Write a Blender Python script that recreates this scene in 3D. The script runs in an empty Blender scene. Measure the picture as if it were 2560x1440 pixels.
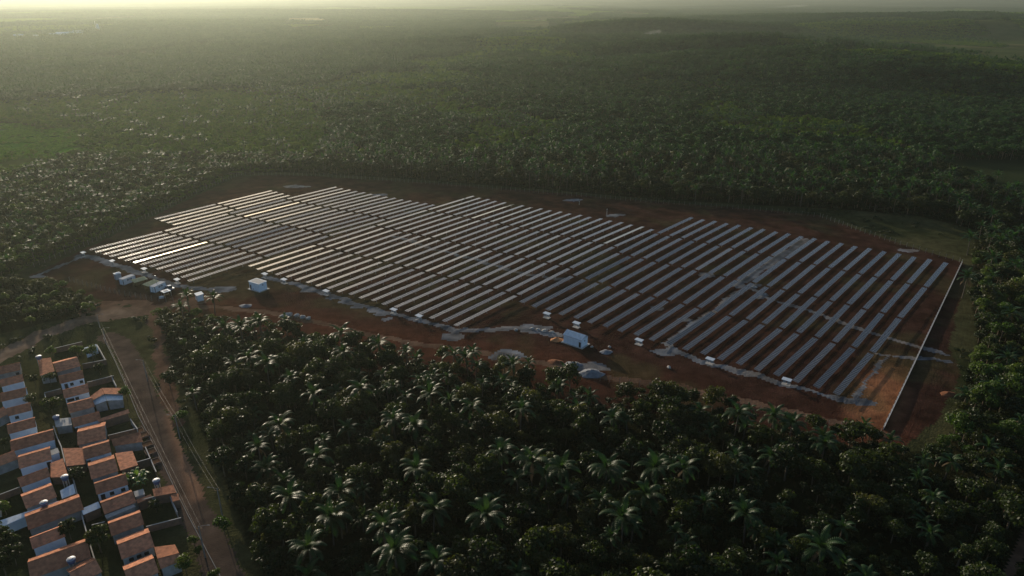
import bpy, bmesh, math, random
import numpy as np
from mathutils import Vector, Matrix, Euler
R = math.radians
sc = bpy.context.scene
C = sc.collection
random.seed(7)
rng = np.random.default_rng(11)

# ------------------------------------------------------------------ camera
CAM_H, F_PX, HOR = 112.0, 1750.0, -10.0          # drone height (m), focal length and horizon row of the 2560 px photograph
PITCH = math.atan((720 - HOR) / F_PX)
cam_d = bpy.data.cameras.new('camera'); cam = bpy.data.objects.new('camera', cam_d); C.objects.link(cam)
cam.location = (0, 0, CAM_H); cam.rotation_euler = (math.pi / 2 - PITCH, 0, 0)
cam_d.sensor_width = 36; cam_d.lens = F_PX / 2560 * 36
cam_d.clip_start = 1; cam_d.clip_end = 60000
sc.camera = cam
# ------------------------------------------------------------------ sky, sun, exposure
SUN_AZ, SUN_EL = -31.0, 10.0
w = bpy.data.worlds.new('World'); sc.world = w; w.use_nodes = True
nt = w.node_tree; nt.nodes.clear()
sky = nt.nodes.new('ShaderNodeTexSky'); sky.sky_type = 'NISHITA'; sky.sun_disc = False
sky.sun_elevation = R(SUN_EL); sky.sun_rotation = R(SUN_AZ % 360)
sky.altitude = 100; sky.air_density = 1.0; sky.dust_density = 2.4; sky.ozone_density = 2.2
bg = nt.nodes.new('ShaderNodeBackground'); bg.inputs['Strength'].default_value = 0.14
wo = nt.nodes.new('ShaderNodeOutputWorld')
nt.links.new(sky.outputs[0], bg.inputs[0]); nt.links.new(bg.outputs[0], wo.inputs[0])
sd = bpy.data.lights.new('sun', 'SUN'); sun = bpy.data.objects.new('sun', sd); C.objects.link(sun)
SV = Vector((math.sin(R(SUN_AZ)) * math.cos(R(SUN_EL)), math.cos(R(SUN_AZ)) * math.cos(R(SUN_EL)), math.sin(R(SUN_EL))))
sun.rotation_euler = (-SV).to_track_quat('-Z', 'Y').to_euler(); sun.location = SV * 500
sd.energy = 4.8; sd.angle = R(0.6); sd.color = (1.0, 0.87, 0.68)
sc.view_settings.view_transform = 'Standard'; sc.view_settings.look = 'None'
sc.view_settings.exposure = 0.2; sc.view_settings.gamma = 1.0
try: sc.view_settings.use_curve_mapping = False
except Exception: pass
sc.render.engine = 'CYCLES'
cy = sc.cycles
cy.use_denoising = True
cy.max_bounces = 5; cy.diffuse_bounces = 2; cy.glossy_bounces = 3; cy.transmission_bounces = 3; cy.transparent_max_bounces = 6
cy.volume_bounces = 1
cy.sample_clamp_indirect = 4.0
HAZE_DENSITY, HAZE_ANISO = 0.95e-4, 0.58

# ------------------------------------------------------------------ measuring: a pixel of the photograph -> the point of the ground it shows
def G(px, py, z=0.0):
    c, s = math.cos(PITCH), math.sin(PITCH)
    u = (px - 1280) / F_PX; v = (720 - py) / F_PX
    dx, dy, dz = u, c + v * s, -s + v * c
    t = (z - CAM_H) / dz
    return Vector((dx * t, dy * t, z))
def PX(x, y, z=0.0):
    c, s = math.cos(PITCH), math.sin(PITCH)
    dz = z - CAM_H
    dep = y * c - dz * s; up = y * s + dz * c
    return 1280 + F_PX * x / dep, 720 - F_PX * up / dep
def PXn(x, y, z):
    c, s = math.cos(PITCH), math.sin(PITCH)
    dz = z - CAM_H
    dep = np.maximum(y * c - dz * s, 1e-3); up = y * s + dz * c
    return 1280 + F_PX * x / dep, 720 - F_PX * up / dep
def GP(pts): return np.array([G(*p)[:2] for p in pts])

# ------------------------------------------------------------------ numpy helpers
def vnoise(x, y, scale, seed=0):
    r = np.random.default_rng(seed); n = 256
    t = r.random((n, n))
    X = np.asarray(x) / scale; Y = np.asarray(y) / scale
    xi = np.floor(X).astype(int); yi = np.floor(Y).astype(int)
    fx = X - xi; fy = Y - yi
    fx = fx * fx * (3 - 2 * fx); fy = fy * fy * (3 - 2 * fy)
    a = t[xi % n, yi % n]; b = t[(xi + 1) % n, yi % n]; c = t[xi % n, (yi + 1) % n]; d = t[(xi + 1) % n, (yi + 1) % n]
    return (a * (1 - fx) + b * fx) * (1 - fy) + (c * (1 - fx) + d * fx) * fy
def fbm(x, y, scale, seed=0, o=4):
    s = 0; a = 1; n = 0
    for k in range(o):
        s = s + a * vnoise(x, y, scale / 2 ** k, seed + k); n += a; a *= .5
    return s / n
def inside(x, y, poly):
    x = np.asarray(x); y = np.asarray(y)
    r = np.zeros(x.shape, bool); n = len(poly)
    for i in range(n):
        x1, y1 = poly[i]; x2, y2 = poly[(i + 1) % n]
        if y1 == y2: continue
        c = ((y1 > y) != (y2 > y)) & (x < (x2 - x1) * (y - y1) / (y2 - y1) + x1)
        r ^= c
    return r
def pdist(x, y, line):
    d = np.full(np.shape(x), 1e9)
    for (x1, y1), (x2, y2) in zip(line[:-1], line[1:]):
        dx, dy = x2 - x1, y2 - y1; L = dx * dx + dy * dy + 1e-9
        t = np.clip(((x - x1) * dx + (y - y1) * dy) / L, 0, 1)
        d = np.minimum(d, np.hypot(x - x1 - t * dx, y - y1 - t * dy))
    return d
def hz(x, y):
    """height of the rolling country; flat around the solar farm"""
    x = np.asarray(x, float); y = np.asarray(y, float)
    z = np.zeros(np.broadcast(x, y).shape)
    for (px, py, h, sx, sy, rot) in HILLS:
        c, s = math.cos(rot), math.sin(rot)
        ex, ey = x - px, y - py
        a = (ex * c + ey * s) / sx; b = (-ex * s + ey * c) / sy
        z += h * np.exp(-.5 * (a * a + b * b))
    r = np.hypot(x, y)
    far = np.clip((r - 900) / 2500, 0, 1)
    z += far * (fbm(x, y, 1500, 77, 3) - .5) * 26
    z += np.clip((r - 620) / 600, 0, 1) * (fbm(x, y, 420, 31, 2) - .45) * 24 * np.clip((x + 350) / 500, 0.1, 1)
    s_ = np.clip((r - 8000) / 7000, 0, 1); z += 58 * s_ * s_ * (3 - 2 * s_) * (.75 + .5 * fbm(x, y, 2600, 88, 2))
    return z * np.clip((r - 520) / 250, 0, 1)
HILLS = []
def hill(px, py, h, sx, sy, rot=0.):
    g = G(px, py); HILLS.append((g.x, g.y, h, sx, sy, rot))
hill(2130, 190, 31, 240, 60, R(-8))
hill(2450, 225, 27, 230, 58, R(-14))
hill(1880, 150, 30, 260, 70, R(-4))
hill(1640, 92, 36, 330, 100, 0)
hill(1350, 120, 18, 300, 80, 0)
hill(2430, 88, 42, 420, 120, R(-6))
hill(2050, 62, 22, 700, 350, 0)
hill(2560, 60, 26, 900, 420, 0)
hill(900, 34, 14, 1500, 500, 0)
hill(300, 30, 10, 1500, 500, 0)

# ------------------------------------------------------------------ object helpers
def tag(o, label, cat, group=None):
    o['label'] = label; o['category'] = cat
    if group: o['group'] = group
    return o
def obj(name, me, parent=None, loc=(0, 0, 0), rot=(0, 0, 0), scl=(1, 1, 1)):
    o = bpy.data.objects.new(name, me); C.objects.link(o)
    o.location = loc; o.rotation_euler = rot; o.scale = scl
    if parent: o.parent = parent
    return o
def thing(name, label, cat, loc=(0, 0, 0), rz=0., group=None):
    o = bpy.data.objects.new(name, None); C.objects.link(o)
    o.location = loc; o.rotation_euler = (0, 0, rz); o.empty_display_size = .5
    return tag(o, label, cat, group)
def mesh(name, v, f, mats, mi=None, smooth=False):
    me = bpy.data.meshes.new(name)
    me.from_pydata([tuple(p) for p in v], [], [tuple(q) for q in f])
    for m in (mats if isinstance(mats, (list, tuple)) else [mats]): me.materials.append(m)
    if mi is not None: me.polygons.foreach_set('material_index', np.asarray(mi, np.int32))
    if smooth: me.polygons.foreach_set('use_smooth', np.ones(len(me.polygons), bool))
    me.update(); return me
class MB:
    """collects boxes, prisms and tubes into one mesh"""
    def __init__(s): s.v = []; s.f = []; s.m = []
    def add(s, v, f, m=0):
        n = len(s.v); s.v += [tuple(p) for p in v]; s.f += [tuple(i + n for i in q) for q in f]; s.m += [m] * len(f)
    def box(s, x0, x1, y0, y1, z0, z1, m=0):
        s.add([(x0, y0, z0), (x1, y0, z0), (x1, y1, z0), (x0, y1, z0), (x0, y0, z1), (x1, y0, z1), (x1, y1, z1), (x0, y1, z1)],
              [(0, 3, 2, 1), (4, 5, 6, 7), (0, 1, 5, 4), (1, 2, 6, 5), (2, 3, 7, 6), (3, 0, 4, 7)], m)
    def hexa(s, lo, hi, m=0):
        s.add(list(lo) + list(hi), [(0, 3, 2, 1), (4, 5, 6, 7), (0, 1, 5, 4), (1, 2, 6, 5), (2, 3, 7, 6), (3, 0, 4, 7)], m)
    def tube(s, pts, rad, n=6, m=0, cap=True):
        pts = [Vector(p) for p in pts]; rings = []
        rad = rad if isinstance(rad, (list, tuple)) else [rad] * len(pts)
        for i, p in enumerate(pts):
            d = (pts[min(i + 1, len(pts) - 1)] - pts[max(i - 1, 0)]).normalized()
            a = d.orthogonal().normalized() if i == 0 else (a - a.dot(d) * d).normalized()
            b = d.cross(a)
            rings.append([p + rad[i] * (math.cos(t) * a + math.sin(t) * b) for t in [2 * math.pi * k / n for k in range(n)]])
        v = [q for r in rings for q in r]; f = []
        for i in range(len(pts) - 1):
            for k in range(n): f.append((i * n + k, i * n + (k + 1) % n, (i + 1) * n + (k + 1) % n, (i + 1) * n + k))
        if cap: f.append(tuple(range(n - 1, -1, -1))); f.append(tuple((len(pts) - 1) * n + k for k in range(n)))
        s.add(v, f, m)
    def build(s, name, mats, parent=None, smooth=False, **k):
        return obj(name, mesh(name, s.v, s.f, mats, s.m, smooth), parent, **k)
_U = 'first second third fourth fifth sixth seventh eighth ninth'.split()
ORD = _U + 'tenth eleventh twelfth thirteenth fourteenth fifteenth sixteenth seventeenth eighteenth nineteenth'.split()
for _t, _o in (('twenty', 'twentieth'), ('thirty', 'thirtieth'), ('forty', 'fortieth'), ('fifty', 'fiftieth'), ('sixty', 'sixtieth'), ('seventy', 'seventieth'), ('eighty', 'eightieth'), ('ninety', 'ninetieth')):
    ORD += [_o] + [_t + '-' + q for q in _U]
def ordn(i): return ORD[i]

# ------------------------------------------------------------------ materials
def mat(name, col, rough=.8, spec=.3, noise=None, var=0., metal=0., bump=None, coord='Object', ior=None):
    """principled with optional colour mottling: noise=(scale, colour2, detail), var: per-object brightness, bump=(scale, strength)"""
    m = bpy.data.materials.new(name); m.use_nodes = True; n = m.node_tree.nodes; l = m.node_tree.links
    b = n['Principled BSDF']; b.inputs['Base Color'].default_value = (*col, 1); b.inputs['Roughness'].default_value = rough
    b.inputs['Specular IOR Level'].default_value = spec; b.inputs['Metallic'].default_value = metal
    if ior: b.inputs['IOR'].default_value = ior
    tc = n.new('ShaderNodeTexCoord'); last = None
    if noise:
        t = n.new('ShaderNodeTexNoise'); t.inputs['Scale'].default_value = noise[0]; t.inputs['Detail'].default_value = noise[2] if len(noise) > 2 else 5
        l.new(tc.outputs[coord], t.inputs['Vector'])
        rp = n.new('ShaderNodeValToRGB'); rp.color_ramp.elements[0].position = .35; rp.color_ramp.elements[1].position = .65
        rp.color_ramp.elements[0].color = (*col, 1); rp.color_ramp.elements[1].color = (*noise[1], 1)
        l.new(t.outputs['Fac'], rp.inputs['Fac']); last = rp.outputs['Color']
    if var:
        oi = n.new('ShaderNodeObjectInfo'); mr = n.new('ShaderNodeMapRange')
        mr.inputs['To Min'].default_value = 1 - var; mr.inputs['To Max'].default_value = 1 + var
        l.new(oi.outputs['Random'], mr.inputs['Value'])
        mx = n.new('ShaderNodeVectorMath'); mx.operation = 'SCALE'
        if last: l.new(last, mx.inputs[0])
        else: mx.inputs[0].default_value = col
        l.new(mr.outputs[0], mx.inputs['Scale']); last = mx.outputs[0]
    if last: l.new(last, b.inputs['Base Color'])
    if bump:
        t = n.new('ShaderNodeTexNoise'); t.inputs['Scale'].default_value = bump[0]; t.inputs['Detail'].default_value = 6
        l.new(tc.outputs[coord], t.inputs['Vector'])
        bp = n.new('ShaderNodeBump'); bp.inputs['Strength'].default_value = bump[1]; bp.inputs['Distance'].default_value = .2
        l.new(t.outputs['Fac'], bp.inputs['Height']); l.new(bp.outputs[0], b.inputs['Normal'])
    return m
def leafmat(name, c1, c2, rough=.5, spec=.20, trans=.35, tcol=None, scale=.35):
    m = bpy.data.materials.new(name); m.use_nodes = True; n = m.node_tree.nodes; l = m.node_tree.links
    b = n['Principled BSDF']; out = n['Material Output']
    b.inputs['Roughness'].default_value = rough; b.inputs['Specular IOR Level'].default_value = spec
    oi = n.new('ShaderNodeObjectInfo'); tc = n.new('ShaderNodeTexCoord')
    t = n.new('ShaderNodeTexNoise'); t.inputs['Scale'].default_value = scale; t.inputs['Detail'].default_value = 3
    l.new(tc.outputs['Object'], t.inputs['Vector'])
    ad = n.new('ShaderNodeMath'); ad.operation = 'ADD'; l.new(oi.outputs['Random'], ad.inputs[0]); l.new(t.outputs['Fac'], ad.inputs[1])
    mu = n.new('ShaderNodeMath'); mu.operation = 'MULTIPLY'; mu.inputs[1].default_value = .5; l.new(ad.outputs[0], mu.inputs[0])
    rp = n.new('ShaderNodeValToRGB'); e = rp.color_ramp.elements
    e[0].position = .2; e[1].position = .8; e[0].color = (*c1, 1); e[1].color = (*c2, 1)
    l.new(mu.outputs[0], rp.inputs['Fac']); l.new(rp.outputs[0], b.inputs['Base Color'])
    tr = n.new('ShaderNodeBsdfTranslucent')
    sc_ = n.new('ShaderNodeVectorMath'); sc_.operation = 'MULTIPLY'; sc_.inputs[1].default_value = tcol or (1.5, 1.5, .6)
    l.new(rp.outputs[0], sc_.inputs[0]); l.new(sc_.outputs[0], tr.inputs['Color'])
    mx = n.new('ShaderNodeMixShader'); mx.inputs[0].default_value = trans
    l.new(b.outputs[0], mx.inputs[1]); l.new(tr.outputs[0], mx.inputs[2]); l.new(mx.outputs[0], out.inputs['Surface'])
    return m
M = {}
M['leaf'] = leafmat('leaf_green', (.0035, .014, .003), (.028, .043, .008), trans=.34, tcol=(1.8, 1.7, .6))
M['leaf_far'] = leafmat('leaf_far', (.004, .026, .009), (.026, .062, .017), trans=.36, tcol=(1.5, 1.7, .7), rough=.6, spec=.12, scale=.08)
M['leaf_bright'] = leafmat('leaf_bright', (.026, .062, .009), (.060, .090, .016), trans=.38)
M['leaf_scrub'] = leafmat('leaf_scrub', (.036, .092, .012), (.088, .136, .022), trans=.44, rough=.7, spec=.06)
M['leaf_field'] = leafmat('field_green', (.040, .125, .006), (.075, .165, .010), trans=.4, rough=.8, spec=.02)
M['leaf_olive'] = leafmat('leaf_olive', (.014, .023, .006), (.050, .054, .013), trans=.36)
M['frond_dead'] = leafmat('dead_frond', (.07, .05, .03), (.13, .09, .05), rough=.8, spec=.1, trans=.2, tcol=(1.1, 1, .8))
M['leaf_under'] = leafmat('undergrowth_leaf', (.006, .018, .004), (.022, .034, .008), trans=.2)  # darker than the open scrub: shade of the wood gaps put into the colour
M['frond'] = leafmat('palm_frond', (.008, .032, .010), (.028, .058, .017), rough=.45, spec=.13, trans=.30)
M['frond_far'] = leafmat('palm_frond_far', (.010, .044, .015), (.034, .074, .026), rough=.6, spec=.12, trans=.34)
M['banana'] = leafmat('banana_leaf', (.06, .12, .03), (.10, .16, .04), rough=.35, spec=.6, trans=.4)
M['bark'] = mat('bark', (.10, .075, .05), .9, .2, noise=(3, (.17, .13, .09)))
M['palmbark'] = mat('palm_bark', (.085, .070, .055), .9, .2, noise=(4, (.14, .115, .09)))
M['white'] = mat('white_paint', (.70, .76, .82), .7, .2, noise=(.9, (.58, .63, .68)))
M['wall_white'] = mat('white_render', (.74, .84, .95), .8, .2, noise=(.7, (.64, .73, .84)), var=.06)
M['wall_grey'] = mat('grey_render', (.34, .34, .34), .85, .2, noise=(.8, (.24, .24, .23)), var=.15)
M['brickwall'] = mat('brick_wall', (.20, .12, .085), .9, .2, noise=(1.2, (.13, .09, .07)), var=.2)
M['concrete'] = mat('concrete', (.42, .40, .37), .85, .25, noise=(1.4, (.32, .30, .28)))
M['pale'] = mat('pale_concrete', (.60, .57, .52), .85, .25, noise=(.8, (.48, .45, .42)))
M['dark'] = mat('dark_opening', (.015, .016, .02), .4, .5)
M['steel'] = mat('galvanised_steel', (.45, .46, .48), .42, .5, metal=.7)
M['alu'] = mat('aluminium_frame', (.50, .51, .53), .35, .5, metal=.8)
M['zinc'] = mat('zinc_sheet', (.54, .60, .66), .7, .15, noise=(1.2, (.42, .47, .52)))
M['boxgrey'] = mat('grey_cabinet', (.34, .36, .38), .7, .2)
M['tank'] = mat('blue_plastic', (.05, .09, .20), .4, .5)
M['lid'] = mat('tank_lid', (.17, .20, .26), .5, .4)
M['wood'] = mat('wood', (.14, .09, .05), .85, .2)
M['olive'] = mat('olive_fibre_roof', (.30, .29, .14), .8, .3, noise=(1.5, (.42, .40, .24)))
M['fencepost'] = mat('fence_concrete', (.20, .19, .18), .9, .1)
M['wire'] = mat('wire', (.10, .10, .10), .6, .4)
M['black'] = mat('black_paint', (.02, .02, .025), .5, .4)
M['bluegrey'] = mat('blue_grey_paint', (.17, .22, .29), .8, .1)
M['rock'] = mat('pale_rock', (.42, .40, .37), .95, .15, noise=(.8, (.28, .26, .24)), bump=(1.5, .6))
M['sand'] = mat('orange_sand', (.42, .20, .09), .95, .1, noise=(.8, (.30, .13, .06)), bump=(1.2, .6))
M['earthheap'] = mat('red_earth', (.20, .085, .045), .95, .05, noise=(.8, (.13, .055, .03)), bump=(1.2, .6))
M['gravel'] = mat('grey_gravel', (.22, .225, .24), .95, .15, noise=(1.0, (.14, .145, .16)), bump=(1.6, .8))
def tilemat():
    m = mat('clay_tiles', (.58, .245, .135), .95, .04, noise=(1.1, (.34, .15, .09), 9), var=.25)
    n = m.node_tree.nodes; l = m.node_tree.links; b = n['Principled BSDF']
    tc = n.new('ShaderNodeTexCoord'); wv = n.new('ShaderNodeTexWave'); wv.inputs['Scale'].default_value = 1.3; wv.bands_direction = 'X'
    wv.inputs['Distortion'].default_value = .3; l.new(tc.outputs['Object'], wv.inputs['Vector'])
    bp = n.new('ShaderNodeBump'); bp.inputs['Strength'].default_value = .8; bp.inputs['Distance'].default_value = .08
    l.new(wv.outputs['Fac'], bp.inputs['Height']); l.new(bp.outputs[0], b.inputs['Normal']); return m
M['tile'] = tilemat()
def glassmat():
    m = bpy.data.materials.new('panel_glass'); m.use_nodes = True; n = m.node_tree.nodes; l = m.node_tree.links
    b = n['Principled BSDF']; b.inputs['Base Color'].default_value = (.062, .046, .038, 1); b.inputs['Specular Tint'].default_value = (1.0, .83, .67, 1)
    b.inputs['Roughness'].default_value = .12; b.inputs['IOR'].default_value = 1.72; b.inputs['Specular IOR Level'].default_value = .5
    oi = n.new('ShaderNodeObjectInfo')
    mr = n.new('ShaderNodeMapRange'); mr.inputs['To Min'].default_value = .04; mr.inputs['To Max'].default_value = .08
    l.new(oi.outputs['Random'], mr.inputs['Value']); l.new(mr.outputs[0], b.inputs['Roughness'])
    return m
M['glass'] = glassmat()
ROWS={
 'a':[[(-191.9,360.5),(-187.2,356.8),(-182.4,353.4),(-177.7,349.9)],[(-169.9,390.4),(-165.4,387.4),(-160.6,383.7),(-155.7,379.7)],[(-147.3,421.2),(-143.0,418.1),(-138.0,414.1),(-133.3,410.1)]],
 'b':[[(-199.6,311.0),(-195.0,307.6),(-189.7,304.7),(-185.2,301.7),(-180.0,299.2),(-175.5,296.3),(-170.3,293.9),(-165.8,291.1),(-160.6,288.6),(-156.1,285.6),(-150.9,282.7),(-146.3,279.3),(-141.0,275.9),(-136.4,271.8)],[(-177.2,339.7),(-172.7,336.3),(-167.6,334.0),(-163.0,330.9),(-157.9,328.7),(-153.2,325.7),(-148.0,323.5),(-143.3,320.4),(-138.2,318.2),(-133.5,314.9),(-128.4,312.4),(-123.8,308.8),(-118.7,306.0),(-114.2,302.0)],[(-155.5,370.9),(-150.9,367.5),(-145.7,365.0),(-141.0,361.8),(-135.8,359.5),(-131.1,356.5),(-125.8,354.2),(-121.1,351.1),(-115.8,348.7),(-111.1,345.5),(-105.8,342.9),(-101.2,339.4),(-96.0,336.5),(-91.5,332.6)],[(-133.0,400.9),(-128.2,397.3),(-122.9,394.4),(-118.0,391.0),(-112.7,388.3),(-107.7,385.1),(-102.4,382.6),(-97.5,379.4),(-92.2,376.8),(-87.3,373.6),(-82.1,370.9),(-77.4,367.5),(-72.4,364.6),(-67.8,360.9)],[(-109.6,430.1),(-104.8,426.2),(-99.4,423.3),(-94.5,419.5),(-89.1,416.7),(-84.2,412.9),(-78.7,410.2),(-73.8,406.5),(-68.5,403.9),(-63.6,400.4),(-58.4,397.9),(-53.7,394.6),(-48.6,392.4),(-44.1,389.4)]],
 'c':[[(-116.9,289.2),(-112.1,285.4),(-106.7,282.7),(-101.9,279.0),(-96.5,276.3),(-91.6,272.6),(-86.2,270.0),(-81.3,266.4),(-75.9,263.7),(-71.0,260.1),(-65.6,257.5),(-60.8,253.8),(-55.4,251.3),(-50.7,247.6),(-45.4,245.0),(-40.7,241.3),(-35.4,238.7),(-30.8,235.0),(-25.7,232.4),(-21.2,228.7)],[(-93.9,318.6),(-89.1,315.0),(-83.7,312.1),(-78.8,308.6),(-73.4,305.7),(-68.6,302.1),(-63.1,299.3),(-58.3,295.8),(-52.8,292.9),(-48.0,289.4),(-42.6,286.6),(-37.8,283.1),(-32.4,280.2),(-27.6,276.7),(-22.3,273.9),(-17.6,270.3),(-12.3,267.5),(-7.7,263.9),(-2.5,261.0),(2.0,257.5)],[(-70.7,349.1),(-65.9,345.5),(-60.5,342.7),(-55.7,339.0),(-50.3,336.2),(-45.4,332.7),(-40.0,329.9),(-35.1,326.3),(-29.7,323.5),(-24.8,320.0),(-19.4,317.2),(-14.5,313.6),(-9.2,310.8),(-4.3,307.2),(1.0,304.4),(5.8,300.7),(11.0,297.9),(15.7,294.2),(20.9,291.3),(25.5,287.5)],[(-47.2,378.3),(-42.4,374.6),(-37.1,371.8),(-32.2,368.2),(-26.9,365.4),(-22.0,361.9),(-16.6,359.1),(-11.7,355.7),(-6.3,352.9),(-1.4,349.4),(3.9,346.6),(8.8,343.1),(14.2,340.3),(19.0,336.7),(24.3,333.8),(29.1,330.1),(34.4,327.1),(39.1,323.3),(44.3,320.2),(48.9,316.3)],[(-22.4,408.6),(-18.3,404.3),(-13.0,401.3),(-8.7,397.2),(-3.2,394.4),(1.4,390.6),(7.0,388.0),(11.7,384.2),(17.4,381.7),(22.2,378.0),(28.0,375.5),(32.7,371.8),(38.5,369.1),(43.1,365.3),(48.8,362.6),(53.4,358.6),(58.9,355.7),(63.3,351.4),(68.6,348.2),(72.8,343.7)]],
 'd':[[(3.0,249.7),(7.6,245.6),(12.9,242.5),(17.6,238.4),(23.0,235.3),(27.7,231.3),(33.0,228.2),(37.8,224.3),(43.1,221.2),(47.8,217.2),(53.2,214.1),(57.9,210.1),(63.2,207.1),(67.8,203.1),(73.1,200.0),(77.7,195.9),(82.8,192.8),(87.4,188.7),(92.5,185.5),(96.9,181.4)],[(26.2,278.4),(31.0,274.4),(36.2,270.7),(41.0,266.8),(46.4,263.3),(51.2,259.4),(56.5,255.9),(61.3,252.2),(66.7,248.7),(71.5,245.0),(76.8,241.5),(81.6,237.8),(86.9,234.3),(91.7,230.6),(96.9,227.1),(101.5,223.3),(106.7,219.8),(111.2,215.9),(116.3,212.3),(120.7,208.4)],[(50.1,307.2),(54.7,302.9),(60.0,299.7),(64.7,295.5),(70.1,292.4),(74.8,288.2),(80.3,285.1),(85.0,280.9),(90.5,277.8),(95.2,273.7),(100.7,270.5),(105.4,266.4),(110.8,263.2),(115.4,259.0),(120.7,255.8),(125.2,251.5),(130.5,248.2),(134.8,243.9),(139.9,240.5),(144.1,236.0)],[(73.5,336.2),(78.6,332.2),(83.9,328.8),(88.9,324.9),(94.2,321.4),(99.2,317.5),(104.4,314.1),(109.4,310.1),(114.6,306.7),(119.5,302.8),(124.7,299.3),(129.7,295.4),(134.8,292.0),(139.8,288.0),(144.9,284.6),(149.8,280.6),(155.0,277.2),(159.9,273.2),(165.1,269.8),(170.0,265.8)],[(97.9,364.5),(103.1,360.5),(108.9,357.8),(113.9,353.7),(119.5,350.9),(124.5,346.7),(129.9,343.8),(134.8,339.5),(140.2,336.5),(144.9,332.2),(150.3,329.1),(155.0,324.8),(160.3,321.7),(165.0,317.3),(170.4,314.3),(175.1,309.9),(180.5,306.8),(185.2,302.5),(190.7,299.4),(195.5,295.1)]],
}
# ------------------------------------------------------------------ the land
def groundmat(name, amp=.35, bump=.6, sc1=.25, sc2=1.7):
    m = bpy.data.materials.new(name); m.use_nodes = True; n = m.node_tree.nodes; l = m.node_tree.links
    b = n['Principled BSDF']; b.inputs['Roughness'].default_value = .95; b.inputs['Specular IOR Level'].default_value = 0
    at = n.new('ShaderNodeAttribute'); at.attribute_name = 'Col'
    geo = n.new('ShaderNodeNewGeometry')
    t1 = n.new('ShaderNodeTexNoise'); t1.inputs['Scale'].default_value = sc1; t1.inputs['Detail'].default_value = 8; t1.inputs['Roughness'].default_value = .65
    l.new(geo.outputs['Position'], t1.inputs['Vector'])
    mr = n.new('ShaderNodeMapRange'); mr.inputs['From Min'].default_value = .3; mr.inputs['From Max'].default_value = .7
    mr.inputs['To Min'].default_value = 1 - amp; mr.inputs['To Max'].default_value = 1 + amp
    l.new(t1.outputs['Fac'], mr.inputs['Value'])
    mx = n.new('ShaderNodeVectorMath'); mx.operation = 'SCALE'
    l.new(at.outputs['Color'], mx.inputs[0]); l.new(mr.outputs[0], mx.inputs['Scale']); l.new(mx.outputs[0], b.inputs['Base Color'])
    t2 = n.new('ShaderNodeTexNoise'); t2.inputs['Scale'].default_value = sc2; t2.inputs['Detail'].default_value = 6
    l.new(geo.outputs['Position'], t2.inputs['Vector'])
    bp = n.new('ShaderNodeBump'); bp.inputs['Strength'].default_value = bump; bp.inputs['Distance'].default_value = .35
    l.new(t2.outputs['Fac'], bp.inputs['Height']); l.new(bp.outputs[0], b.inputs['Normal'])
    return m
M['earth'] = groundmat('bare_earth'); M['turf'] = groundmat('turf', .4, .9); M['street'] = groundmat('paved_street', .2, .4, .4, 2.5)
M['terrain'] = groundmat('terrain', .45, 1.0, .012, .10)

# outlines measured on the photograph, turned into ground coordinates
OPEN = GP([(20, 705), (60, 672), (200, 612), (330, 552), (470, 490), (590, 436), (700, 430), (1000, 446), (1300, 468), (1640, 498), (1900, 513), (2060, 520),
           (2300, 540), (2440, 575), (2432, 640), (2430, 760), (2445, 870), (2420, 935), (2400, 1000), (2390, 1080), (2340, 1130), (2230, 1128), (2000, 1078), (1850, 1042), (1700, 1003), (1600, 988),
           (1500, 1002), (1400, 972), (1240, 932), (1100, 907), (1000, 897), (900, 882), (830, 852), (700, 826), (600, 820), (520, 795), (460, 780), (392, 795), (405, 860), (440, 930), (480, 1010), (520, 1110), (560, 1200), (600, 1300), (650, 1440),
           (700, 1700), (-600, 1700), (-500, 880), (0, 835), (120, 805), (235, 792), (250, 765), (150, 722)])
FARM = GP([(70, 690), (200, 630), (330, 566), (470, 500), (595, 441), (700, 436), (1000, 452), (1300, 474), (1640, 504), (1900, 524), (2050, 538), (2160, 580),
           (2270, 615), (2404, 655), (2418, 690), (2388, 790), (2372, 870), (2400, 925), (2350, 1040), (2230, 1140), (2000, 1095), (1850, 1065), (1700, 1030), (1500, 1020),
           (1240, 975), (1000, 950), (830, 900), (700, 870), (560, 865), (470, 800), (380, 770), (250, 750), (150, 720)])
SCRUB = GP([(-700, 760), (-200, 760), (20, 705), (60, 672), (200, 612), (330, 552), (470, 490), (590, 436), (760, 420), (830, 330), (760, 250), (420, 215), (-900, 215)])
FIELD = GP([(-420, 398), (-100, 392), (0, 400), (60, 388), (120, 396), (215, 380), (190, 358), (212, 336), (160, 318), (100, 324), (50, 306), (-60, 314), (-420, 306)])
TAN = GP([(700, 52), (720, 45), (800, 44), (835, 51), (800, 56)])
VALLEY = GP([(2180, 118), (2330, 130), (2600, 180), (2900, 215), (2900, 150), (2500, 120), (2260, 100)])
DIRT1 = GP([(-300, 1030), (-100, 950), (0, 893), (100, 838), (200, 803), (300, 786), (380, 776), (440, 760), (500, 750)])
DIRT2 = GP([(372, 778), (392, 830), (402, 900), (420, 980), (440, 1060)])
DIRT3 = GP([(440, 765), (560, 768), (700, 785), (900, 832), (1100, 868), (1300, 895), (1500, 940), (1700, 968), (1900, 1012), (2100, 1058), (2230, 1090)])
STREET = GP([(268, 842), (300, 856), (325, 900), (358, 980), (398, 1075), (448, 1190), (498, 1300), (545, 1400), (610, 1540)])
CORNER = GP([(2500, 1490), (2545, 1380), (2590, 1280)])
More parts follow.
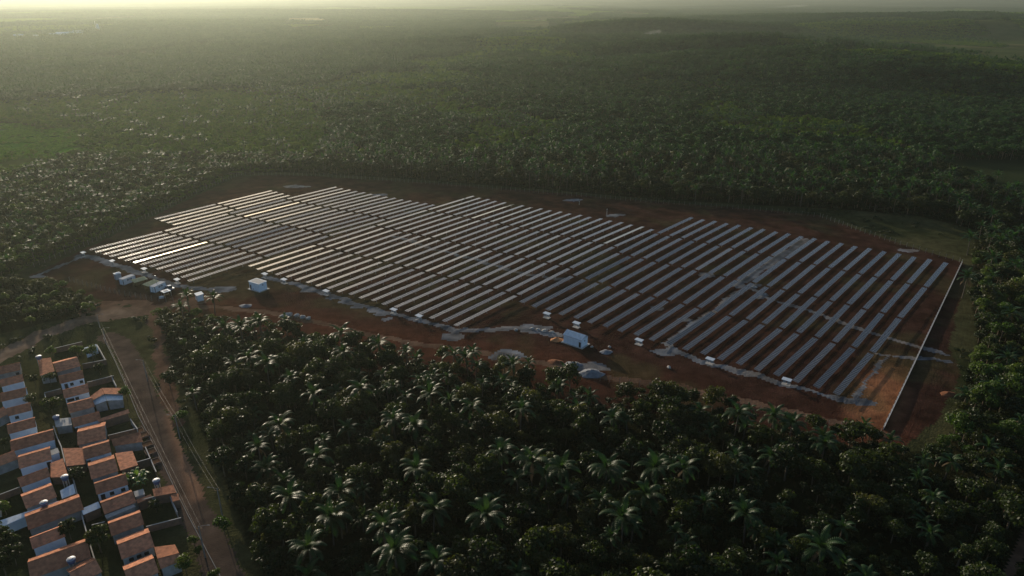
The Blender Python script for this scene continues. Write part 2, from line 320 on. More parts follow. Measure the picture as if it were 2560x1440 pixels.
GRAVEL = [(GP(p), wd) for p, wd in [
    ([(205, 637), (270, 657), (340, 680), (440, 715), (505, 722)], 1.9),
    ([(60, 700), (150, 665), (205, 640)], 1.3),
    ([(665, 694), (740, 711), (830, 741), (920, 768), (1000, 789), (1080, 809), (1150, 828), (1240, 822), (1310, 822), (1400, 840)], 1.5),
    ([(1668, 862), (1700, 884), (1780, 911), (1870, 933), (1965, 960), (2060, 988), (2132, 1003)], 1.5),
    ([(2132, 1003), (2172, 950), (2217, 890)], 1.0),
    ([(1662, 860), (1760, 795), (1860, 722), (1900, 712)], 1.2),
    ([(1845, 715), (1920, 660), (2015, 600)], 2.8),
    ([(1880, 720), (1930, 750), (1990, 768), (2060, 790), (2180, 832), (2260, 857), (2375, 888)], 1.3),
    ([(2190, 884), (2260, 893), (2370, 903)], 1.0),
    ([(985, 590), (1100, 627), (1200, 652), (1300, 682), (1410, 700)], 1.3)]]
BLOT = [(G(a, b), r, st) for a, b, r, st in [
    (1265, 888, 4.0, 1.9), (1480, 918, 3.6, 1.6), (2262, 627, 3.6, 1.7), (1545, 538, 3.4, 2.4), (740, 466, 3.8, 2.2), (950, 487, 2.8, 2), (1430, 500, 2.6, 3), (1905, 742, 2.6, 1),
    (775, 727, 2.0, 1.8), (830, 748, 2.2, 1.8), (862, 757, 2.2, 1.8), (890, 768, 2.0, 1.8), (925, 776, 2.2, 1.8), (947, 784, 1.6, 1.8), (970, 797, 1.6, 1.5), (560, 722, 4, 1.5),
    (1130, 842, 3, 1.5), (1330, 822, 3, 2), (1765, 690, 3.2, 1.6), (1640, 770, 2.2, 1.5), (1720, 800, 2, 1.5), (2150, 1005, 2.5, 1.4), (100, 690, 3, 1.5), (1650, 880, 3.5, 1.4)]]
# --- near ground: one metre cells, sorted into sheets that share their edges
x0, x1, y0, y1, ST = -330, 270, 86, 520, 1.0
nx = int((x1 - x0) / ST) + 1; ny = int((y1 - y0) / ST) + 1
gx, gy = np.meshgrid(np.linspace(x0, x1, nx), np.linspace(y0, y1, ny))
vx, vy = gx.ravel(), gy.ravel()
def classes(x, y):
    jx = (fbm(x, y, 6, 3, 3) - .5) * 3.2; jy = (fbm(x, y, 6, 9, 3) - .5) * 3.2
    X, Y = x + jx, y + jy
    k = np.zeros(x.shape, int)                                   # 0 turf
    farm = inside(X, Y, FARM); k[farm] = 1
    k[(pdist(X, Y, DIRT1) < 4.2) | (pdist(X, Y, DIRT2) < 1.9) | (pdist(X, Y, DIRT3) < 1.6)] = 2
    k[pdist(X, Y, CORNER) < 1.1] = 2
    jc = G(300, 772); k[(np.hypot((X - jc.x) / 1.9, Y - jc.y) < 8.5) & (fbm(x, y, 5, 15, 3) > .38)] = 2
    gr = np.zeros(x.shape, bool); nz = fbm(x, y, 7, 21, 4)
    for ln, wd in GRAVEL: gr |= pdist(X, Y, ln) < wd * (.35 + 1.2 * nz)
    for c, r, st in BLOT:
        gr |= np.hypot((X - c.x) / st, Y - c.y) < r * (.1 + 1.5 * nz)
    k[gr & farm] = 4
    k[pdist(x + jx * .35, y + jy * .35, STREET) < 3.4] = 3
    return k
def mixc(a, b, t): return a[None, :] * (1 - t[:, None]) + b[None, :] * t[:, None]
A_ = np.array
def near_col(x, y, k):
    n1 = fbm(x, y, 25, 41, 4); n2 = fbm(x, y, 5, 51, 3); n3 = fbm(x, y, 60, 61, 3)
    col = np.zeros((len(x), 3))
    turf = mixc(A_([.024, .030, .012]), A_([.060, .056, .026]), np.clip((n1 - .3) * 2.2, 0, 1))
    wd_ = ~inside(x, y, OPEN); turf[wd_] *= .35  # wood floor colour darkened to stand in for deep shade between the crowns
    scr = inside(x, y, SCRUB)
    turf[scr] = mixc(A_([.034, .064, .012]), A_([.072, .088, .022]), np.clip((n1 - .3) * 2.2, 0, 1))[scr]
    fl = inside(x, y, FIELD); turf[fl] = mixc(A_([.020, .085, .004]), A_([.040, .120, .008]), np.clip((n1 - .3) * 2.2, 0, 1))[fl]
    earth = mixc(A_([.030, .0145, .0105]), A_([.055, .0265, .019]), np.clip((n2 - .3) * 2.2, 0, 1))
    d3 = pdist(x, y, DIRT3)
    red = np.clip(1 - d3 / 16, 0, 1) * np.clip((n3 - .2) * 2.0, 0, 1)
    earth = earth * (1 - red[:, None]) + A_([.082, .030, .017])[None] * red[:, None]
    c = G(2195, 985); d = np.hypot((x - c.x - .6 * (y - c.y)) / 1.0, (y - c.y) / 2.6)
    orange = np.clip(1.25 - d / 9, 0, 1) * np.clip(n2 * 1.7, 0, 1)
    earth = earth * (1 - orange[:, None]) + A_([.27, .115, .055])[None] * orange[:, None]
    dr = pdist(x, y, DIRT3 + A_([0, 1.0])); rut = np.exp(-((dr - 1.0) / .45) ** 2) * np.clip(n2 * 1.6, 0, 1)
    earth = earth * (1 - .45 * rut[:, None])
    grassy = np.clip((fbm(x, y, 18, 91, 4) - .56) * 7, 0, 1) * .35
    earth = earth * (1 - grassy[:, None]) + A_([.060, .062, .026])[None] * grassy[:, None]
    dirt = mixc(A_([.090, .052, .034]), A_([.135, .082, .055]), np.clip((n2 - .3) * 2.2, 0, 1))
    pale = np.clip(1.2 - pdist(x, y, DIRT1[:6]) / 9, 0, 1)[:, None]; dirt = dirt * (1 - pale) + mixc(A_([.12, .082, .058]), A_([.20, .14, .098]), np.clip((n2 - .3) * 2.2, 0, 1)) * pale
    strt = mixc(A_([.066, .047, .036]), A_([.105, .074, .056]), np.clip((n2 - .3) * 2.2, 0, 1))
    ds = pdist(x, y, GP([(430, 1040), (455, 1110), (480, 1180), (495, 1240)]))
    rs = np.clip(1.3 - ds / 2.2, 0, 1)[:, None]; strt = strt * (1 - rs) + A_([.21, .12, .075])[None] * rs
    grav = mixc(A_([.072, .075, .082]), A_([.18, .185, .195]), np.clip((n2 - .3) * 2.2, 0, 1))
    tan = np.clip((n1 - .5) * 5, 0, 1)[:, None] * .6; grav = grav * (1 - tan) + A_([.17, .14, .115])[None] * tan
    for i, a in enumerate((turf, earth, dirt, strt, grav)): col[k == i] = a[k == i]
    return col
kv = classes(vx, vy)
colv = near_col(vx, vy, kv)
colv = np.clip(colv, 0, 1)
zr = (fbm(vx, vy, 3.5, 71, 3) - .5) * .16 * (kv != 3)
berm = np.zeros(len(vx))
for ln, wd in GRAVEL: berm += np.where((kv == 4), np.clip(1 - pdist(vx, vy, ln) / (wd * 1.2), 0, 1), 0) * .25 * fbm(vx, vy, 4, 5, 2)
vz = zr + berm
V = np.stack([vx, vy, vz], 1)
ii = (np.arange(ny - 1)[:, None] * nx + np.arange(nx - 1)[None, :]).ravel()
quads = np.stack([ii, ii + 1, ii + nx + 1, ii + nx], 1)
cx = V[quads].mean(1)
kf = classes(cx[:, 0], cx[:, 1])
kf[inside(cx[:, 0], cx[:, 1], FARM) & (kf == 0)] = 1
def sheet(name, sel, m, kind='structure'):
    q = quads[sel]; u, inv = np.unique(q, return_inverse=True)
    me = bpy.data.meshes.new(name); q2 = inv.reshape(q.shape)
    me.vertices.add(len(u)); me.vertices.foreach_set('co', V[u].astype(np.float32).ravel())
    me.loops.add(q2.size); me.loops.foreach_set('vertex_index', q2.astype(np.int32).ravel())
    me.polygons.add(len(q2)); me.polygons.foreach_set('loop_start', (np.arange(len(q2)) * 4).astype(np.int32))
    me.polygons.foreach_set('loop_total', np.full(len(q2), 4, np.int32))
    me.polygons.foreach_set('use_smooth', np.ones(len(q2), bool))
    me.update(calc_edges=True)
    kk = {'near_grass': 0, 'farm_earth': 1, 'dirt_road': 2, 'street': 3, 'gravel_track': 4}[name]
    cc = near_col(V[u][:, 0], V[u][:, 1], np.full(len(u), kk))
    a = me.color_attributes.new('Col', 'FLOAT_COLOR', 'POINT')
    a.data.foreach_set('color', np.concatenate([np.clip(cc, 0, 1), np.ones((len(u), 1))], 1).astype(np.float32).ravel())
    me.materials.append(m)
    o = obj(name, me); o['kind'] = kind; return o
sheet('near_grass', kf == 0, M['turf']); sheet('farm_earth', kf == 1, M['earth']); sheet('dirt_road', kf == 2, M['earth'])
sheet('street', kf == 3, M['street']); sheet('gravel_track', kf == 4, M['earth'])
# --- the country out to the horizon
RAD = np.concatenate([[0, 30, 60], np.geomspace(85, 17200, 210)])
ANG = np.concatenate([np.arange(-180, -58, 6), np.arange(-58, 58, .6), np.arange(58, 180, 6)])
ra, aa = np.meshgrid(RAD, np.radians(ANG), indexing='ij')
tx, ty = (ra * np.sin(aa)).ravel(), (ra * np.cos(aa)).ravel()
tz = hz(tx, ty) - .55
nr, na = len(RAD), len(ANG)
qi = (np.arange(nr - 1)[:, None] * na + np.arange(na)[None, :]); qj = (np.arange(nr - 1)[:, None] * na + (np.arange(na) + 1)[None, :] % na)
tq = np.stack([qi, qj, qj + na, qi + na], -1).reshape(-1, 4)
def clearing(x, y):
    """open ground out in the country: fields, pastures, burnt strips"""
    r = np.hypot(x, y)
    n = fbm(x, y * .45, 260, 131, 3)
    lft = np.clip((-x) / (y + 1) * 2.2 + .1, 0, 1)
    c = (n > .70 + .03 * lft) & (r > 900 + 500 * lft)
    return c | inside(x, y, FIELD) | inside(x, y, TAN) | inside(x, y, VALLEY)
n1 = fbm(tx, ty, 300, 201, 4); n2 = fbm(tx, ty, 60, 203, 3)
tcol = mixc(A_([.014, .022, .010]), A_([.034, .040, .016]), np.clip((n1 - .3) * 2.2, 0, 1))
cl = clearing(tx, ty); tcol[cl] = mixc(A_([.045, .060, .018]), A_([.085, .082, .032]), np.clip((n2 - .3) * 2.2, 0, 1))[cl]
sel = inside(tx, ty, SCRUB); tcol[sel] = mixc(A_([.034, .064, .012]), A_([.072, .088, .022]), np.clip((n2 - .3) * 2.2, 0, 1))[sel]
tcol[inside(tx, ty, FIELD)] = (.028, .100, .005); tcol[inside(tx, ty, TAN)] = (.30, .24, .12)
me = bpy.data.meshes.new('ground'); me.from_pydata(np.stack([tx, ty, tz], 1).tolist(), [], tq.tolist())
me.polygons.foreach_set('use_smooth', np.ones(len(me.polygons), bool))
a = me.color_attributes.new('Col', 'FLOAT_COLOR', 'POINT')
a.data.foreach_set('color', np.concatenate([tcol, np.ones((len(tcol), 1))], 1).astype(np.float32).ravel())
me.materials.append(M['terrain']); o = obj('ground', me); o['kind'] = 'structure'
# ------------------------------------------------------------------ solar farm
PN, PW, TUBE_Z = 30, 1.92, 1.45
def panel_mesh(n, pitch, name):
    """n panels side by side along x, frame with the glass set 3 mm proud; centred"""
    mb = MB(); L = n * pitch
    for i in range(n):
        a = -L / 2 + i * pitch + .035; b = a + pitch - .07
        mb.box(a, b, -PW / 2, PW / 2, .06, .10, 0)
        mb.add([(a + .03, -PW / 2 + .03, .103), (b - .03, -PW / 2 + .03, .103), (b - .03, PW / 2 - .03, .103), (a + .03, PW / 2 - .03, .103)], [(0, 1, 2, 3)], 1)
    return mesh(name, mb.v, mb.f, [M['alu'], M['glass']], mb.m)
TL = 36.3                                           # nominal table length; each copy is stretched by a percent or two
one_panel = panel_mesh(1, TL / PN, 'panel'); strip = panel_mesh(PN, TL / PN, 'panel_row')
mb = MB(); mb.box(-TL / 2, TL / 2, -.07, .07, -.07, .055); tube_me = mesh('torque_tube', mb.v, mb.f, M['steel'])
mb = MB(); mb.box(-.07, .07, -.05, .05, -.2, TUBE_Z - .075); post_me = mesh('post', mb.v, mb.f, M['steel'])
mb = MB(); mb.box(-.25, .25, -.18, .18, -.42, -.075); motor_me = mesh('drive_motor', mb.v, mb.f, M['bluegrey'])
BLK = {'a': 'short far-left block', 'b': 'left block behind the containers', 'c': 'middle block', 'd': 'right block beside the concrete wall'}
GRP = {'a': 'solar tables of the far-left block', 'b': 'solar tables of the left block', 'c': 'solar tables of the middle block', 'd': 'solar tables of the right block'}
WHERE = {4: ['front', 'second', 'third', 'rear'], 2: ['front', 'rear']}
rt = random.Random(5)
# one table mirrors the low sun towards the camera: its tilt is halfway between sun and camera
_p = Vector((*ROWS['b'][0][6], TUBE_Z)).lerp(Vector((*ROWS['b'][1][6], TUBE_Z)), .2)
_d = (Vector(ROWS['b'][1][6]) - Vector(ROWS['b'][0][6])).normalized()
_h = ((Vector((0, 0, CAM_H)) - _p).normalized() + SV).normalized()
GLINT = math.degrees(math.atan2(_h.dot(Vector((-_d.y, _d.x, 0))), _h.z))
for key, lines in ROWS.items():
    nrow = len(lines[0]); ntab = len(lines) - 1
    for i in range(nrow):
        rowtilt = rt.gauss(0, .6)
        for k in range(ntab):
            p, q = Vector(lines[k][i]), Vector(lines[k + 1][i])
            d = (q - p).normalized(); L = (q - p).length - 1.7
            mid = (p + q) / 2; az = math.atan2(d.y, d.x)
            tilt = GLINT - {'a': 8.5 - k, 'b': 9.9 - .7 * k, 'c': 4.8, 'd': 11.0}[key] + rowtilt + rt.gauss(0, .9)
            if rt.random() < .12: tilt += rt.choice((-4, 4, -3))
            if key == 'b' and i == 6 and k == 0: tilt = GLINT
            row = nrow - 1 - i if key in 'd' else i
            side = 'from the wall' if key == 'd' else 'from the left'
            lab = '%s table, %s row %s, %s' % (WHERE[ntab][k], ordn(row), side, BLK[key])
            t = thing('solar_tracker', 'solar panel ' + lab, 'solar table', (mid.x, mid.y, 0), az, GRP[key])
            s = L / TL
            obj('torque_tube', tube_me, t, (0, 0, TUBE_Z), (0, 0, 0), (s, 1, 1))
            for u in (-.44, -.22, 0, .22, .44): obj('post', post_me, t, (u * L, 0, 0))
            obj('drive_motor', motor_me, t, (0, 0, TUBE_Z))
            dist = math.hypot(mid.x, mid.y)
            T = -R(tilt)
            if dist < 275:
                for n in range(PN):
                    obj('panel', one_panel, t, ((-L / 2 + (n + .5) * L / PN), 0, TUBE_Z), (T + rt.gauss(0, .004), 0, 0), (s, 1, 1))
            else:
                pr = obj('panel_row', strip, t, (0, 0, TUBE_Z), (T, 0, 0), (s, 1, 1)); pr['kind'] = 'stuff'
# ------------------------------------------------------------------ inverter shelters at the row ends
def shelter(px, py, label, first=[]):
    p = G(px, py + 6); d = R(52) + random.uniform(-.04, .04)
    t = thing('inverter_shelter', label, 'inverter shelter', (p.x, p.y, 0), d, 'inverter shelters along the row ends')
    if not first:
        mb = MB(); mb.hexa([(-.9, -1.4, 1.75), (.9, -1.4, 1.85), (.9, 1.4, 1.85), (-.9, 1.4, 1.75)], [(-.9, -1.4, 1.82), (.9, -1.4, 1.92), (.9, 1.4, 1.92), (-.9, 1.4, 1.82)])
        first.append(mesh('roof', mb.v, mb.f, M['zinc']))
        mb = MB(); mb.box(-.05, .05, -.05, .05, -.1, 1.74); first.append(mesh('post', mb.v, mb.f, M['steel']))
        mb = MB(); mb.box(-.18, .18, -.45, .45, .55, 1.35); mb.box(-.2, -.18, -.35, .35, .65, 1.25); first.append(mesh('inverter_box', mb.v, mb.f, M['boxgrey']))
        mb = MB(); mb.box(-.9, .9, -1.3, 1.3, -.1, .10); first.append(mesh('concrete_base', mb.v, mb.f, M['concrete']))
    obj('roof', first[0], t)
    for y in (-1.35, 1.35): obj('post', first[1], t, (0, y, 0))
    for y in (-.65, .55): obj('inverter_box', first[2], t, (0, y, 0))
    obj('concrete_base', first[3], t)
SH = [((210, 634), 'white inverter shelter at the far left corner of the panels'), ((282, 655), 'white inverter shelter up-left of the blue-grey tank hut'),
      ((362, 675), 'white inverter shelter behind the lettered container, by the bright panel row'), ((444, 702), 'white inverter shelter just right of the second container'),
      ((663, 688), 'white inverter shelter directly behind the flat-roofed hut'), ((711, 702), 'white inverter shelter just right of the flat-roofed hut'),
      ((816, 731), 'white inverter shelter alone on the gravel strip, middle block, left part'), ((985, 778), 'white inverter shelter on the gravel, left of a close pair'),
      ((1048, 794), 'white inverter shelter on the gravel, right of a close pair'), ((1367, 788), 'white inverter shelter left of the gable-roofed hut'),
      ((1441, 812), 'white inverter shelter directly behind the gable-roofed hut'), ((1597, 855), 'white inverter shelter right of the gable-roofed hut'),
      ((1774, 903), 'white inverter shelter on the gravel strip, second from the wall corner'), ((1965, 955), 'white inverter shelter on the gravel nearest the concrete wall')]
for (a, b), l_ in SH: shelter(a, b, l_)
# ------------------------------------------------------------------ the two white huts
def hut(name, label, A, Bc, Cc, h, gable):
    """A left base corner, B near base corner, C right base corner (pixels)"""
    a, b, c = G(*A), G(*Bc), G(*Cc)
    ux = (b - a); L = ux.length; az = math.atan2(ux.y, ux.x); W = (c - b).length
    ctr = (a + c) / 2
    t = thing(name, label, 'hut', (ctr.x, ctr.y, 0), az)
    x, y = L / 2, W / 2
    mb = MB(); mb.box(-x, x, -y, y, -.1, h)
    if gable:
        mb.add([(-x, -y, h), (-x, y, h), (-x, 0.25 * y, h + 1.0)], [(0, 1, 2), (2, 1, 0)]); mb.add([(x, -y, h), (x, y, h), (x, .25 * y, h + 1.0)], [(0, 1, 2), (2, 1, 0)])
    mb.build('wall', M['wall_white'], t)
    mb = MB(); e = .22
    if gable:
        k = .25 * y
        for ya, yb in ((-y - e, k), (y + e, k)):
            za, zb = h - .05, h + 1.02
            mb.hexa([(-x - e, ya, za), (x + e, ya, za), (x + e, yb, zb), (-x - e, yb, zb)] if ya < yb else [(-x - e, yb, zb), (x + e, yb, zb), (x + e, ya, za), (-x - e, ya, za)],
                    [(-x - e, ya, za + .1), (x + e, ya, za + .1), (x + e, yb, zb + .1), (-x - e, yb, zb + .1)] if ya < yb else [(-x - e, yb, zb + .1), (x + e, yb, zb + .1), (x + e, ya, za + .1), (-x - e, ya, za + .1)])
        nrib = 7
        ro = mb.build('roof', M['zinc'], t)
        for i in range(nrib):
            xx = -x + 2 * x * i / (nrib - 1); m2 = MB()
            m2.hexa([(xx - .04, -y - e, h + .05), (xx + .04, -y - e, h + .05), (xx + .04, k, h + 1.12), (xx - .04, k, h + 1.12)],
                    [(xx - .04, -y - e, h + .11), (xx + .04, -y - e, h + .11), (xx + .04, k, h + 1.18), (xx - .04, k, h + 1.18)])
            m2.build('roof_seam', M['zinc'], ro)
    else:
        mb.box(-x - e, x + e, -y - e, y + e, h + .002, h + .16); mb.box(-x + .15, x - .15, -y + .15, y - .15, h + .17, h + .19, 1)
        ro = mb.build('roof', [M['white'], M['concrete']], t)
    mb = MB()
    if gable: mb.box(x - 1.15, x - .35, -y - .03, -y + .02, 0, 2.0)
    else: mb.box(-x + .35, -x + 1.15, -y - .03, -y + .02, 0, 2.0)
    dr = mb.build('door', M['dark'], t)
    m2 = MB(); xx = x - .42 if gable else -x + 1.08; m2.box(xx - .03, xx + .03, -y - .07, -y - .031, .95, 1.1); m2.build('handle', M['steel'], dr)
    mb = MB(); mb.box(x - .02, x + .03, -.3, .3, h - 1.1, h - .65); mb.build('vent', M['bluegrey'], t)
    if not gable:
        mb = MB(); mb.box(-x + 1.9, -x + 2.5, -y - .03, -y + .02, .25, .6); mb.build('vent', M['dark'], t)
    mb = MB(); mb.box(-x - .7, x + .7, -y - .7, y + .7, -.15, .08); mb.build('concrete_apron', M['concrete'], t)
    return t
S5 = 440 / 2437
hut('equipment_hut', 'white flat-roofed equipment hut on red earth in front of the panels', (600 + 128 * S5, 600 + 672 * S5), (600 + 265 * S5, 600 + 714 * S5), (600 + 388 * S5, 600 + 680 * S5), 3.3, False)
hut('equipment_hut', 'white equipment hut with gabled metal roof and dark door', (1280 + 705 * S5, 640 + 1190 * S5), (1280 + 955 * S5, 640 + 1274 * S5), (1280 + 1052 * S5, 640 + 1224 * S5), 3.0, True)
# ------------------------------------------------------------------ low concrete wall with posts and wire on the right, panel by panel
a, b = G(2208, 1074), G(2404, 659)
d = b - a; L = d.length; az = math.atan2(d.y, d.x); n = round(L / 3.0); st = L / n
t = thing('boundary_wall', 'long pale low concrete wall with wire posts along the right edge of the panels', 'wall', (a.x, a.y, 0), az)
mb = MB(); mb.box(-st / 2 + .09, st / 2 - .09, -.10, .10, -.2, .75); wp = mesh('wall_panel', mb.v, mb.f, M['pale'])
mb = MB(); mb.box(-.075, .075, -.08, .08, -.2, 2.0); wq = mesh('post', mb.v, mb.f, M['pale'])
mb = MB(); mb.box(-st / 2 + .09, st / 2 - .09, -.19, .19, .752, .84); wc = mesh('coping', mb.v, mb.f, M['pale'])
for i in range(n):
    obj('wall_panel', wp, t, ((i + .5) * st, 0, 0)); obj('coping', wc, t, ((i + .5) * st, 0, 0))
for i in range(n + 1): obj('post', wq, t, (i * st, 0, 0))
for z in (1.2, 1.6, 1.95):
    mb = MB(); mb.box(0, L, -.012, .012, z - .012, z + .012); mb.build('wire', M['wire'], t)
# ------------------------------------------------------------------ fences
mb = MB(); mb.box(-.05, .05, -.05, .05, -.3, 2.0); mb.hexa([(-.05, -.05, 2.0), (.05, -.05, 2.0), (.05, .05, 2.0), (-.05, .05, 2.0)], [(-.05, .22, 2.35), (.05, .22, 2.35), (.05, .30, 2.32), (-.05, .30, 2.32)])
fpost = mesh('post', mb.v, mb.f, M['fencepost'])
def fence(pts, label, step=3.0):
    P = [G(*p) for p in pts]; o = P[0]
    t = thing('wire_fence', label, 'fence', o)
    tops = []
    for p, q in zip(P[:-1], P[1:]):
        n = max(1, round((q - p).length / step)); az = math.atan2(q.y - p.y, q.x - p.x)
        for i in range(n):
            s = p.lerp(q, i / n); obj('post', fpost, t, s - o, (0, 0, az)); tops.append(s - o)
    tops.append(P[-1] - o); obj('post', fpost, t, P[-1] - o)
    for z in (.5, 1.0, 1.5, 2.0):
        mb = MB(); mb.tube([(v.x, v.y, z) for v in tops], .008, 3); mb.build('wire', M['wire'], t)
fence([(86, 668), (200, 622), (330, 562), (420, 520), (510, 475), (598, 438)], 'wire fence on concrete posts along the left edge of the solar farm')
fence([(604, 438), (800, 441), (1000, 455), (1300, 479), (1640, 508)], 'wire fence on concrete posts along the back of the farm, before the palm wood')
fence([(1646, 508), (1900, 528), (2050, 543)], 'wire fence on concrete posts behind the rear corner, below the dark wood')
fence([(2056, 545), (2150, 580), (2250, 613), (2330, 638), (2398, 656)], 'wire fence running down to the far end of the concrete wall')
fence([(1500, 952), (1700, 985), (1900, 1032), (2100, 1075), (2200, 1090)], 'wire fence on concrete posts along the front dirt track')
fence([(175, 704), (300, 738), (380, 752), (470, 760)], 'wire fence in front of the containers at the site entrance')
# ------------------------------------------------------------------ site camp at the entrance
def stroke_letters(word, h, wd, gap, th, dep):
    """block capitals from bars, standing in the xz plane, facing -y"""
    mb = MB(); x = 0.
    def bar(ax, az_, bx, bz):
        d = Vector((bx - ax, 0, bz - az_)).normalized(); n = Vector((-d.z, 0, d.x)) * th / 2
        p = [Vector((ax, 0, az_)) - n, Vector((bx, 0, bz)) - n, Vector((bx, 0, bz)) + n, Vector((ax, 0, az_)) + n]
        mb.hexa([(q.x, -dep, q.z) for q in p], [(q.x, 0, q.z) for q in p])
    for c in word:
        if c == 'M':
            bar(x + th / 2, 0, x + th / 2, h); bar(x + wd - th / 2, 0, x + wd - th / 2, h); bar(x + th, h, x + wd / 2, h * .35); bar(x + wd / 2, h * .35, x + wd - th, h)
        if c == 'T':
            bar(x, h - th / 2, x + wd, h - th / 2); bar(x + wd / 2, 0, x + wd / 2, h - th)
        x += wd + gap
    return mb, x - gap
def container(label, A, B, h=2.6, W=2.45):
    a, b = G(*A), G(*B); d = b - a; L = d.length; az = math.atan2(d.y, d.x)
    nrm = Vector((-d.y, d.x, 0)).normalized(); ctr = (a + b) / 2 + nrm * W / 2
    t = thing('site_container', label, 'container', (ctr.x, ctr.y, 0), az)
    x, y = L / 2, W / 2; mb = MB(); mb.box(-x, x, -y, y, .1, h)
    nr_ = 18
    for i in range(nr_):
        xx = -x + .3 + (2 * x - .6) * i / (nr_ - 1); mb.box(xx - .05, xx + .05, -y - .03, -y + .001, .25, h - .2)
    mb.build('body', M['white'], t)
    mb = MB(); mb.box(-x - .08, x + .08, -y - .1, y + .1, h + .002, h + .1); mb.build('roof', M['bluegrey'], t)
    for sx in (-1, 1):
        for sy in (-1, 1):
            mb = MB(); mb.box(sx * x - .09, sx * x + .09, sy * y - .09, sy * y + .09, 0, h + .0015); mb.build('corner_post', M['black'] if (sx, sy) == (-1, -1) else M['bluegrey'], t)
    mb, wd = stroke_letters('MTM', .75, .62, .14, .15, .03); mb.build('lettering', M['black'], t, loc=(-wd / 2 + .1, -y - .031, 1.35))
    mb = MB(); mb.box(-x - .03, -x + .001, -.42, .42, .12, 2.1); dr = mb.build('door', M['zinc'], t)
    mb = MB(); mb.box(-x - .08, -x - .031, .28, .36, 1.0, 1.15); mb.build('handle', M['black'], dr)
    mb = MB(); mb.box(-x - .1, x + .1, -y + .1, y - .1, -.1, .099); mb.build('skid', M['dark'], t)
def c5(x, y): return 280 + x / 16, 670 + y / 16
container('white site container with black letters, left of the olive-roofed shed', c5(480, 700), c5(965, 520))
container('white site container with black letters, joined to an olive roof behind', c5(1750, 1000), c5(2180, 790))
def shed(label, A, B, W, h, m):
    a, b = G(*A), G(*B); d = b - a; L = d.length; az = math.atan2(d.y, d.x); nrm = Vector((-d.y, d.x, 0)).normalized(); ctr = (a + b) / 2 + nrm * W / 2
    t = thing('open_shed', label, 'shed', (ctr.x, ctr.y, 0), az); x, y = L / 2, W / 2
    mb = MB(); mb.hexa([(-x - .3, -y - .3, h), (x + .3, -y - .3, h), (x + .3, y + .3, h + .5), (-x - .3, y + .3, h + .5)], [(-x - .3, -y - .3, h + .1), (x + .3, -y - .3, h + .1), (x + .3, y + .3, h + .6), (-x - .3, y + .3, h + .6)])
    n = int(L / .5)
    for i in range(n):
        xx = -x + (i + .5) * 2 * x / n; mb.hexa([(xx - .08, -y - .3, h + .1), (xx + .08, -y - .3, h + .1), (xx + .08, y + .3, h + .6), (xx - .08, y + .3, h + .6)], [(xx - .08, -y - .3, h + .15), (xx + .08, -y - .3, h + .15), (xx + .08, y + .3, h + .65), (xx - .08, y + .3, h + .65)])
    mb.build('roof', m, t)
    for sx in (-1, 0, 1):
        for sy in (-1, 1):
            mb = MB(); mb.box(sx * x * .95 - .06, sx * x * .95 + .06, sy * y * .95 - .06, sy * y * .95 + .06, -.1, h + .25 + sy * .22); mb.build('post', M['wood'], t)
    mb = MB(); mb.box(-x * .9, x * .9, y * .85, y * .9, 0, h); mb.build('back_wall', M['wood'], t)
shed('open shed with olive-coloured roof between the two white containers', c5(960, 790), c5(1440, 650), 2.6, 2.3, M['olive'])
shed('olive-roofed lean-to behind the right-hand container', c5(1500, 960), c5(1930, 770), 2.6, 2.5, M['olive'])
# tank hut, canopy, cabin, pickup
p = G(*c5(250, 440)); t = thing('tank_hut', 'blue-grey box hut with pale odds and ends on its roof', 'hut', (p.x, p.y, 0), R(50))
mb = MB(); mb.box(-1.1, 1.1, -1.0, 1.0, 0, 2.6); mb.build('wall', M['bluegrey'], t)
mb = MB(); mb.box(-1.25, 1.25, -1.15, 1.15, 2.602, 2.72); ro = mb.build('roof', M['zinc'], t)
for i, (u, v) in enumerate(((-.6, -.3), (.1, .2), (.7, -.4))):
    mb = MB(); mb.box(u - .28, u + .28, v - .2, v + .2, 2.722, 2.95 + .06 * i); mb.build('crate', M['white'], ro)
p = G(*c5(2190, 1130)); t = thing('canopy', 'square white canopy roof in front of the right-hand container', 'canopy', (p.x, p.y, 0), R(50))
mb = MB(); mb.box(-1.5, 1.5, -1.5, 1.5, 2.3, 2.42); mb.build('roof', M['white'], t)
mb = MB(); mb.box(-.7, .7, -.7, .7, 2.421, 2.5); mb.build('roof_hatch', M['concrete'], t)
for sx in (-1.35, 1.35):
    for sy in (-1.35, 1.35): mb = MB(); mb.box(sx - .05, sx + .05, sy - .05, sy + .05, -.1, 2.299); mb.build('post', M['steel'], t)
mb = MB(); mb.box(-1.1, 1.1, -.5, .5, .7, .78); mb.box(-1.0, -.9, -.4, .4, 0, .7); mb.box(.9, 1.0, -.4, .4, 0, .7); mb.build('table', M['wood'], t)
p = G(*c5(1990, 1210)); t = thing('pallet_stack', 'small stack of pale boards at the edge of the trees by the containers', 'board stack', (p.x, p.y, 0), R(20))
for k in range(3): mb = MB(); mb.box(-.8, .8, -.5, .5, .02 + k * .3, .22 + k * .3); mb.build('board', M['zinc'], t)
a_, b_ = G(490, 752), G(512, 748)
t = thing('site_cabin', 'small white cabin beside a lone palm, right of the containers', 'cabin', (a_.x + 1.2, a_.y + 1.0, 0), R(-52))
mb = MB(); mb.box(-1.5, 1.5, -1.2, 1.2, 0, 2.5); mb.build('wall', M['white'], t)
mb = MB(); mb.hexa([(-1.7, -1.4, 2.502), (1.7, -1.4, 2.502), (1.7, 1.4, 2.502), (-1.7, 1.4, 2.502)], [(-1.7, -1.4, 2.6), (1.7, -1.4, 2.6), (1.7, 1.4, 2.8), (-1.7, 1.4, 2.8)]); mb.build('roof', M['zinc'], t)
mb = MB(); mb.box(.2, .95, -1.23, -1.199, .05, 2.0); mb.build('door', M['dark'], t)
